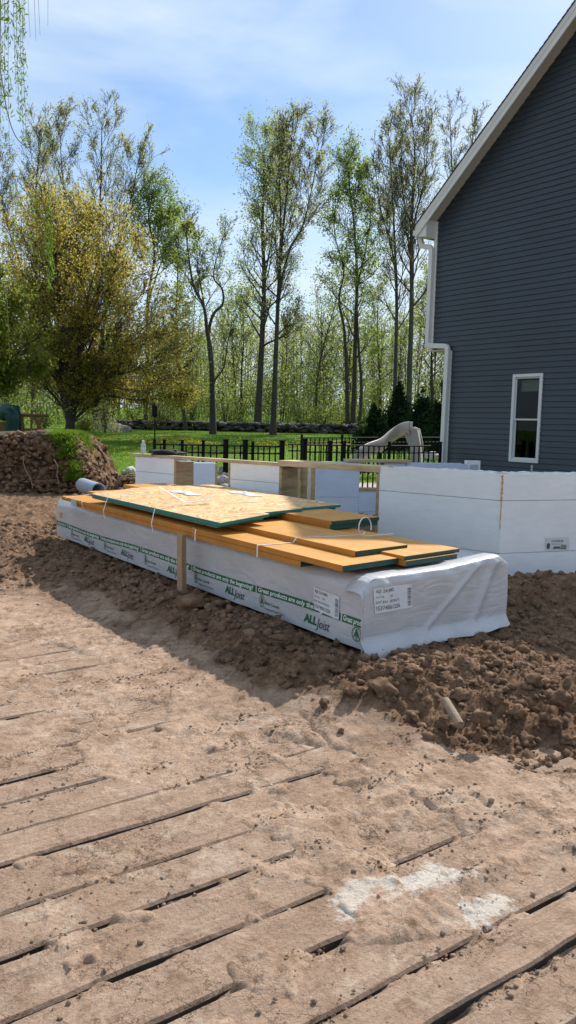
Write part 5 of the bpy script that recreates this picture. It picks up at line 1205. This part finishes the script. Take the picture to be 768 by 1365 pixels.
# rest of the same planting at the left edge
y = 30; b0 = rootp(-45, y); b0[2] -= .2; stems = []
for i, (tx, ty) in enumerate([(-60, 380), (-30, 365), (0, 385), (20, 420), (35, 460), (30, 500), (-10, 430), (-80, 430)]):
    dy = rt_.uniform(-1.5, 1.5); f = at_y(-45, 550, y); e = at_y(tx, ty, y+dy); stems.append(([b0, f, f+(e-f)*np.array([.4, .4, .5]), e], .13, .014, .25, 11, 1.7, 34))
build_tree('maple_tree', b0, 12, stems, O_fan, 40000, 'darker green tree cut off by the left edge of the picture', ML_olive, M_bark, (.12, .22))

G_t = 'tall spring trees at the wood edge'
# behind the maple
y = 50; b, s1 = stem(128, [(126, 470), (130, 360), (134, 260), (136, 165)], y, 1); _, s2 = stem(128, [(118, 430), (96, 320), (84, 240), (80, 180)], y, -1); _, s3 = stem(128, [(140, 420), (160, 320), (176, 260), (184, 215)], y, -1)
build_tree('budding_tree', b, 21, [(s1, .26, .03, .40, 22, 3.4, 42), (s2, .15, .02, .45, 14, 2.8, 40), (s3, .15, .02, .45, 14, 2.8, 40)], O_fine, 24000, 'tall sparse budding tree rising behind the copper maple', ML_bud, M_bark, (.10, .14), G_t)
y = 54; b, s1 = stem(45, [(45, 450), (50, 330), (48, 250), (55, 185)], y, 1); _, s2 = stem(45, [(38, 400), (10, 300), (-5, 230)], y, -1)
build_tree('budding_tree', b, 22, [(s1, .24, .03, .4, 20, 3.6, 42), (s2, .15, .02, .4, 14, 3.4, 42)], O_fine, 18000, 'bare twiggy tree at the far left above the copper maple', ML_bud, M_bark, (.10, .15), G_t)
y = 50; b, s1 = stem(194, [(196, 480), (197, 400), (206, 340), (198, 290), (204, 262)], y, 0); _, s2 = stem(194, [(197, 420), (208, 370), (222, 330), (226, 290)], y, 1)
build_tree('leafy_tree', b, 23, [(s1, .20, .03, .45, 20, 2.6, 55), (s2, .12, .02, .5, 12, 2.0, 50)], O_tall, 30000, 'green leafed tree with a crooked stem right of the copper maple', ML_green, M_bark, (.115, .34), G_t)
y = 49; b, s1 = stem(248, [(240, 500), (235, 430), (237, 370), (238, 310)], y, 0)
build_tree('slim_tree', b, 24, [(s1, .17, .02, .35, 22, 2.1, 55)], O_tall, 15000, 'slim thin leafed tree between the green tree and the forked dark tree', ML_fresh, M_bark, (.11, .18), G_t)
y = 43; b, s1 = stem(284, [(283, 520), (281, 470), (276, 440), (272, 410), (258, 380), (250, 330), (248, 300)], y, 0); _, s2 = stem(284, [(282, 500), (278, 450), (284, 420), (297, 405), (296, 385), (285, 370), (290, 340), (300, 310)], y, .5); _, s3 = stem(284, [(284, 525), (286, 508), (298, 490), (303, 460), (309, 432)], y, -.5); _, s4 = stem(284, [(280, 470), (271, 400), (264, 360), (262, 320)], y, -1)
build_tree('forked_tree', b, 25, [(s1, .24, .03, .55, 16, 1.8, 45), (s2, .17, .02, .6, 14, 1.7, 50), (s3, .12, .02, .7, 6, .9, 40), (s4, .11, .02, .6, 10, 1.5, 45)], O_tall, 6000, 'dark forked tree with crooked limbs and few leaves on the lawn edge', ML_fresh, M_bark, (.10, .16), G_t)
y = 52; b, s1 = stem(343, [(346, 520), (350, 440), (352, 370), (350, 300), (352, 240), (350, 195)], y, 0); _, s2 = stem(343, [(348, 470), (352, 380), (362, 320), (366, 270), (370, 230)], y, 1)
build_tree('tall_tree', b, 26, [(s1, .36, .03, .27, 40, 3.2, 50), (s2, .16, .02, .6, 14, 2.4, 40)], O_tall, 30000, 'left of the two tallest trees in the middle, thick dark trunk and pale green leaves', ML_fresh, M_bark, (.115, .30), G_t)
y = 44; b, s1 = stem(364, [(366, 520), (369, 440), (373, 360), (378, 300), (384, 240), (390, 165)], y, 0); _, s2 = stem(364, [(370, 420), (384, 340), (404, 300), (418, 240), (425, 185)], y, -.6); _, s3 = stem(364, [(368, 470), (374, 450), (388, 440), (396, 410)], y, 1); _, s4 = stem(364, [(373, 350), (374, 280), (372, 220), (376, 175)], y, 1)
build_tree('tall_tree', b, 27, [(s1, .24, .025, .30, 30, 2.6, 44), (s2, .13, .02, .5, 18, 2.3, 42), (s3, .07, .015, .4, 8, 1.0, 45), (s4, .11, .02, .55, 14, 1.9, 38)], O_fine, 22000, 'right of the two tallest trees in the middle, slim trunk with upswept budding limbs', ML_bud, M_bark, (.11, .17), G_t)
y = 52; b, s1 = stem(470, [(472, 520), (474, 440), (476, 370), (472, 300), (466, 250), (464, 222)], y, 0); _, s2 = stem(464, [(462, 500), (459, 440), (452, 400), (458, 360), (446, 310), (448, 260)], y, .5); _, s3 = stem(478, [(482, 520), (478, 460), (476, 390), (486, 340), (494, 290), (490, 240)], y, -.5)
build_tree('leafy_tree', b, 28, [(s1, .25, .03, .25, 32, 2.6, 52), (s2, .19, .02, .5, 16, 2.0, 50), (s3, .17, .02, .5, 16, 2.0, 50)], O_tall, 36000, 'cluster of three green leafed stems right of the tallest trees', ML_green, M_bark, (.125, .24), G_t)
y = 50; b, s1 = stem(525, [(527, 500), (529, 400), (526, 320), (522, 240), (518, 175)], y, 0); _, s2 = stem(525, [(528, 420), (524, 340), (508, 280), (500, 220)], y, .5)
build_tree('budding_tree', b, 29, [(s1, .22, .025, .30, 32, 2.9, 38), (s2, .11, .02, .5, 14, 2.0, 38)], O_fine, 14000, 'slender budding tree left of the house with a fine twig crown', ML_bud, M_barkpale, (.095, .15), G_t)
y = 48; b, s1 = stem(545, [(546, 500), (549, 400), (548, 330), (550, 270), (553, 205), (548, 150)], y, 0); _, s2 = stem(545, [(549, 420), (550, 320), (536, 250), (535, 170)], y, 1); _, s3 = stem(545, [(549, 380), (552, 300), (566, 240), (572, 165)], y, -1)
build_tree('budding_tree', b, 30, [(s1, .27, .03, .30, 32, 3.0, 38), (s2, .13, .02, .5, 16, 2.4, 36), (s3, .13, .02, .5, 16, 2.4, 36)], O_fine, 22000, 'thicker budding trunk nearest the house eave, crown of fine twigs', ML_bud, M_barkpale, (.095, .15), G_t)
y = 55; b, s1 = stem(612, [(612, 450), (610, 330), (604, 250), (600, 160)], y, 0); _, s2 = stem(612, [(612, 400), (622, 280), (628, 210), (632, 170)], y, 0)
build_tree('budding_tree', b, 31, [(s1, .26, .03, .5, 22, 2.6, 35), (s2, .14, .02, .5, 14, 2.2, 35)], O_fine, 6000, 'budding tree top showing over the house roof edge', ML_bud, M_barkpale, (.095, .15), G_t)
y = 56; b, s1 = stem(508, [(506, 500), (503, 440), (505, 390)], y, 0)
build_tree('slim_tree', b, 32, [(s1, .13, .02, .3, 18, 2.2, 55)], O_tall, 8000, 'thin young leafy tree between the stem cluster and the slender budding tree', ML_green, M_bark, (.12, .24), G_t)
y = 56; b, s1 = stem(322, [(322, 500), (325, 450), (322, 400)], y, 0)
build_tree('slim_tree', b, 33, [(s1, .13, .02, .3, 18, 2.4, 55)], O_tall, 7500, 'thin yellow green tree left of the two tallest trees', ML_fresh, M_bark, (.12, .24), G_t)
y = 57; b, s1 = stem(575, [(576, 500), (574, 430), (577, 380)], y, 0)
build_tree('slim_tree', b, 34, [(s1, .17, .02, .3, 18, 2.6, 55)], O_tall, 8000, 'leafy tree beside the house wall below the eave', ML_fresh, M_bark, (.12, .24), G_t)
y = 58; b, s1 = stem(420, [(424, 500), (432, 460), (446, 410), (455, 380)], y, 0)
build_tree('slim_tree', b, 35, [(s1, .13, .02, .3, 14, 2.2, 50)], O_tall, 3500, 'leaning thin tree right of the tallest pair', ML_fresh, M_barkpale, (.12, .24), G_t)

# weeping willow whose strands enter at the upper left
wr = empty('weeping_willow', (-5.6, 9.3, -.1)); tag(wr, 'weeping willow whose thin leafy strands hang in at the upper left edge', 'tree')
segs = []; base = np.array([-5.6, 9.3, -.1])
def bez(pts, n=14):
    C = [np.array(p, float) for p in pts]; Q = []
    for i in range(len(C)-1):
        for tq in np.linspace(0, 1, n, endpoint=False):
            p0, p1, p2, p3 = (C[min(max(i+j, 0), len(C)-1)] for j in (-1, 0, 1, 2)); Q.append(.5*((2*p1)+(-p0+p2)*tq+(2*p0-5*p1+4*p2-p3)*tq**2+(-p0+3*p1-3*p2+p3)*tq**3))
    Q.append(C[-1]); return np.array(Q)
tk = bez([(-5.6, 9.3, -.2), (-5.55, 9.3, 2), (-5.4, 9.3, 4.5), (-5.2, 9.25, 6.6)]); segs.append((tk, np.linspace(.26, .14, len(tk))))
limbs = [bez([(-5.2, 9.25, 6.6), (-4.4, 9.1, 7.6), (-3.5, 9.0, 7.9), (-2.9, 8.9, 7.6)]), bez([(-5.3, 9.25, 6.0), (-4.7, 10.2, 7.2), (-4.1, 11.0, 7.9), (-3.5, 11.6, 8.0)]), bez([(-5.4, 9.3, 5.0), (-6.4, 9.0, 6.8), (-7.4, 8.6, 7.4)]), bez([(-5.35, 9.3, 5.4), (-5.2, 8.2, 7.0), (-4.4, 7.4, 7.8)]),
         bez([(-5.2, 9.25, 6.6), (-5.4, 10.4, 8.4), (-4.6, 12.2, 9.0), (-4.2, 13.0, 8.6)])]
for q in limbs: segs.append((q, np.linspace(.10, .02, len(q))))
V, Fc = tubes_np(segs, 8); mesh_np('trunk', V-base, Fc, M_bark, wr, smooth=True)
segs = []; LP = []
def strand(x, y, ztop, zend, leafy=1.0, sway=.05, lf0=.25):
    n = 16; f = np.linspace(0, 1, n); px_ = x+sway*np.sin(f*2.2+x*9)*f; py_ = y+sway*np.cos(f*2.7+y*5)*f; pz_ = ztop+(zend-ztop)*f
    P = np.stack([px_, py_, pz_], 1); segs.append((P, np.linspace(.0045, .0018, n)))
    k = int(abs(ztop-zend)*46*leafy)
    for _ in range(k):
        g = lf0+(1-lf0)*rng.random(); i = min(int(g*(n-1)), n-2); LP.append(P[i]+(P[i+1]-P[i])*(g*(n-1)-i)+rng.normal(0, .022, 3))
# strands seen in the photo: (px at end, py at end, depth y, leafy)
for (px, pe, yd, lf) in ((2, 150, 8.7, 1.), (6, 170, 8.8, 1.2), (11, 195, 8.9, 1.2), (16, 150, 9.0, 1.), (21, 215, 9.0, 1.4), (26, 120, 8.9, .9), (31, 165, 9.1, 1.3), (35, 205, 9.0, 1.5), (38, 190, 9.1, 1.2), (0, 215, 8.8, .4),
                          (35, 45, 8.9, .0), (41, 52, 9.0, .0), (48, 56, 9.0, .0), (53, 48, 9.1, .0), (66, 36, 9.1, .0), (18, 30, 9.0, .1)):
    e = at_y(px, pe, yd); top_z = 7.4+.3*random.random(); strand(e[0]-.03, yd, top_z, e[2], lf, .04, .12 if lf > .8 else .3)
for (px, pe, yd, lf) in ((66, 345, 12.6, 3.2), (72, 372, 12.7, 3.4), (22, 330, 11.6, 1.6), (44, 340, 12.4, 1.4), (10, 480, 11.7, .9), (30, 400, 12.2, .8), (52, 430, 12.5, .8), (-4, 420, 11.5, 1.2), (70, 390, 12.9, 2.0)):
    e = at_y(px, pe, yd); t0 = at_y(px-3, max(238, pe-110), yd); strand(e[0], yd, t0[2], e[2], lf, .05, .15)
for _ in range(60):
    q = limbs[random.randrange(5)]; p = q[random.randrange(12, len(q))]; 
    if p[0] > -4.3 and _ % 1 == 0: continue
    strand(p[0], p[1], p[2], p[2]-random.uniform(2, 4.5), .8)
# twiglets carrying the isolated strands from an upper limb
tl = [bez([(-4.6, 12.2, 9.0), tuple(at_y(10, 150, 12.5)), tuple(at_y(48, 205, 12.6)), tuple(at_y(68, 245, 12.6))])]
for q in tl: segs.append((q, np.linspace(.012, .004, len(q))))
V, Fc = tubes_np(segs, 3); mesh_np('strands', V-base, Fc, M_twig, wr); v, f = leaves_np(np.array(LP), .060, 1.2, .22); mesh_np('foliage', v-base, f, ML_willow, wr)

# conifers beside the slide
def conifer(px, y, ptop, wpx, label):
    b = rootp(px, y); top = at_y(px, ptop, y); h = top[2]-b[2]; R_ = wpx/2/1050*y; root = empty('fir_tree', tuple(b)); tag(root, label, 'tree', 'dark firs behind the slide')
    tr = np.array([[0, 0, -.2], [0, 0, h*.5], [0, 0, h]]); V, Fc = tubes_np([(tr, np.array([.14, .09, .01]))], 6); mesh_np('trunk', V, Fc, M_bark, root)
    n = 12000; f = rng.random(n)**.8; a = rng.uniform(0, 2*PI, n); tier = (f*9) % 1; r = R_*(1-f)**.62*(.6+.5*(1-tier))*np.sqrt(rng.random(n))*(1+.35*np.sin(a*3+f*7+px)+.2*rng.normal(size=n)); P = np.stack([r*np.cos(a), r*np.sin(a), h*(.04+.96*f)-r*.25], 1)*(1+.3*rng.normal(size=n)[:, None]*.3); P = P[(fbm(P[:, 0]*1.6+px, P[:, 1]*1.6, P[:, 2]*1.6, 2) > -.35)]
    v, fc = leaves_np(P, .16, .8, .35); mesh_np('foliage', v, fc, ML_fir, root)
for args in ((498, 33, 548, 60, 'low broad dark fir left of the slide top'), (530, 36, 522, 66, 'dark fir behind the slide'), (562, 34, 530, 74, 'dark fir right of the slide by the fence'), (592, 31, 512, 56, 'dark fir at the house corner')): conifer(*args)

# shrubs and undergrowth
def shrub(px, y, wpx, hpx, mat, label, n=2500, leafs=.10, base_py=None, group='shrubs along the wood edge', twig=True):
    b = rootp(px, y); R_ = wpx/2/1050*y; h = hpx/1050*y; root = empty('shrub', tuple(b)); tag(root, label, 'shrub', group); segs = []
    for _ in range(26):
        a = random.uniform(0, 2*PI); e = np.array([math.cos(a)*R_*random.random(), math.sin(a)*R_*random.random(), h*random.uniform(.6, 1)]); segs.append((np.array([[0, 0, -.05], e*np.array([.4, .4, .5]), e]), np.array([.03, .02, .006])))
    V, Fc = tubes_np(segs, 3); mesh_np('stems', V, Fc, M_twig, root)
    if n:
        a = rng.uniform(0, 2*PI, n); ph = np.arccos(rng.random(n)); r = rng.random(n)**.4; P = np.stack([R_*r*np.cos(a)*np.sin(ph), R_*r*np.sin(a)*np.sin(ph), h*r*np.cos(ph)+.05], 1); P *= (1+.25*fbm(P[:, 0]*1.5+px, P[:, 1]*1.5, P[:, 2]*1.5, 2))[:, None]
        v, f = leaves_np(P, leafs); mesh_np('foliage', v, f, mat, root)
SHR = [(140, 42, 44, 44, ML_bud, 'bare twiggy bush left of the grey boulder', 900), (112, 43, 30, 20, ML_under, 'low green bush under the copper maple', 1500), (212, 50, 60, 40, ML_under, 'bright green bush behind the wall, left part', 2600), (175, 51, 44, 34, ML_green, 'green bush behind the boulder', 2000), (300, 54, 60, 44, ML_under, 'light bush between the forked tree and the tallest pair', 2400),
       (398, 53, 44, 44, ML_under, 'bright bush right of the tallest pair', 2600), (428, 54, 60, 38, ML_under, 'wide pale green bush at the wood edge', 3000), (455, 56, 50, 36, ML_under, 'pale bush left of the stem cluster', 2400), (255, 52, 40, 50, ML_green, 'green bush behind the forked tree', 2200), (496, 49, 40, 38, ML_green, 'green bush left of the firs', 2000), (320, 56, 50, 60, ML_fresh, 'yellow green bush behind the tallest pair', 2200), (60, 47, 60, 40, ML_green, 'dark bush behind the play set', 1600), (20, 44, 50, 30, ML_green, 'bush at the left behind the play set', 1200)]
for s in SHR: shrub(s[0], s[1], s[2], s[3], s[4], s[5], s[6])
# distant wood
def wood_mass(name, n, ymin, ymax, hmin, hmax, lf, lmat, label, nlf=90, fr=(-.50, .42), lsz=.2, lo=.12):
    segs = []; LPs = []; r = random.Random(n)
    for i in range(n):
        y = r.uniform(ymin, ymax); x = y*r.uniform(*fr); z = gz(x, y); h = r.uniform(hmin, hmax); lx, ly = r.gauss(0, .06)*h, r.gauss(0, .06)*h
        T = np.array([[x, y, z-.3], [x+lx*.3, y+ly*.3, z+h*.35], [x+lx*.5+r.gauss(0, .2), y+ly*.6, z+h*.7], [x+lx, y+ly, z+h]]); segs.append((T, np.array([.075, .06, .035, .010])*h/10))
        tp = []
        for k in range(20):
            f = r.uniform(.22, .98); j = min(int(f*3), 2); q = T[j]+(T[j+1]-T[j])*(f*3-j); a = r.uniform(0, 2*PI); L = h*.19*(1.25-f)*r.uniform(.6, 1.4); e = q+np.array([math.cos(a)*L, math.sin(a)*L, L*r.uniform(.5, 1.5)]); m_ = (q+e)/2+(0, 0, -.06*L)
            segs.append((np.array([q, m_, e]), np.array([.03, .02, .008])*h/10)); tp += [e, m_]
            for kk in range(3): q2 = m_+(e-m_)*r.random(); e2 = q2+np.array([r.gauss(0, .35), r.gauss(0, .35), r.uniform(.1, .6)])*L*.7; segs.append((np.array([q2, e2]), np.array([.012, .006]))); tp.append(e2)
        tp = np.array(tp)
        if lf: LPs.append(tp[rng.integers(0, len(tp), nlf)]+rng.normal(0, .50, (nlf, 3)))
    root = empty(name, (0, ymin, 1)); tag(root, label, 'woodland', kind='stuff'); V, Fc = tubes_np(segs, 3); b = np.array([0, ymin, 1.]); o = mesh_np('trunks_and_branches', V-b, Fc, M_twigfar, root); tag(o, kind='stuff')
    if LPs: v, f = leaves_np(np.concatenate(LPs), lsz); o = mesh_np('leaves', v-b, f, lmat, root); tag(o, kind='stuff')
wood_mass('distant_wood', 150, 58, 80, 5, 11, True, ML_under, 'young light green trees filling the wood behind the tall trees', 520, lsz=.16)
wood_mass('distant_wood', 240, 75, 120, 8, 14, True, ML_bud, 'far bare and budding wood behind the young trees', 220, lsz=.22)
wood_mass('undergrowth', 230, 54, 78, 1.6, 4.2, True, ML_under, 'low scrub on the floor of the wood', 420, lsz=.16)
# old field stone wall along the wood edge
swall = empty('field_stone_wall', (*at_y(340, 575, 49.5)[:2], .9)); tag(swall, 'low tumbled dry stone wall along the far edge of the lawn', 'stone wall'); sb = np.array(swall.location); protos = []
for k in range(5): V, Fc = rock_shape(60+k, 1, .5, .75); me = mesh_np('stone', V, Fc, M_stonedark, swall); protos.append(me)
cnt = 0
for i in range(285):
    px = 150+350*((i*0.6180339) % 1); y = 49.5+random.uniform(-.3, .3); a = at_y(px, 575, y); lay = (i % 3); s = random.uniform(.14, .27); 
    o = protos[i] if i < 5 else protos[i % 5].copy()
    if i >= 5: COL.objects.link(o)
    o.parent = swall; o.scale = (s*1.3, s, s*.75); o.rotation_euler = (random.uniform(-.3, .3), random.uniform(-.3, .3), random.uniform(0, 6)); o.location = Vector((a[0], y, gz(a[0], y)+.1+lay*.17+random.uniform(0, .08)))-swall.location
n_ = 900; wx = 150+360*rng.random(n_); PP = np.array([(*at_y(q, 575, 49.7+.5*rng.random())[:2], 0.) for q in wx]); PP[:, 2] = lawn_h(PP[:, 0], PP[:, 1])+rng.random(n_)*.45
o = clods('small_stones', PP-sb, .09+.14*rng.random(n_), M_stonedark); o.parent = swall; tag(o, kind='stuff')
print('tris', sum(len(o.data.polygons) for o in bpy.data.objects if o.type == 'MESH'), 'objects', len(bpy.data.objects))
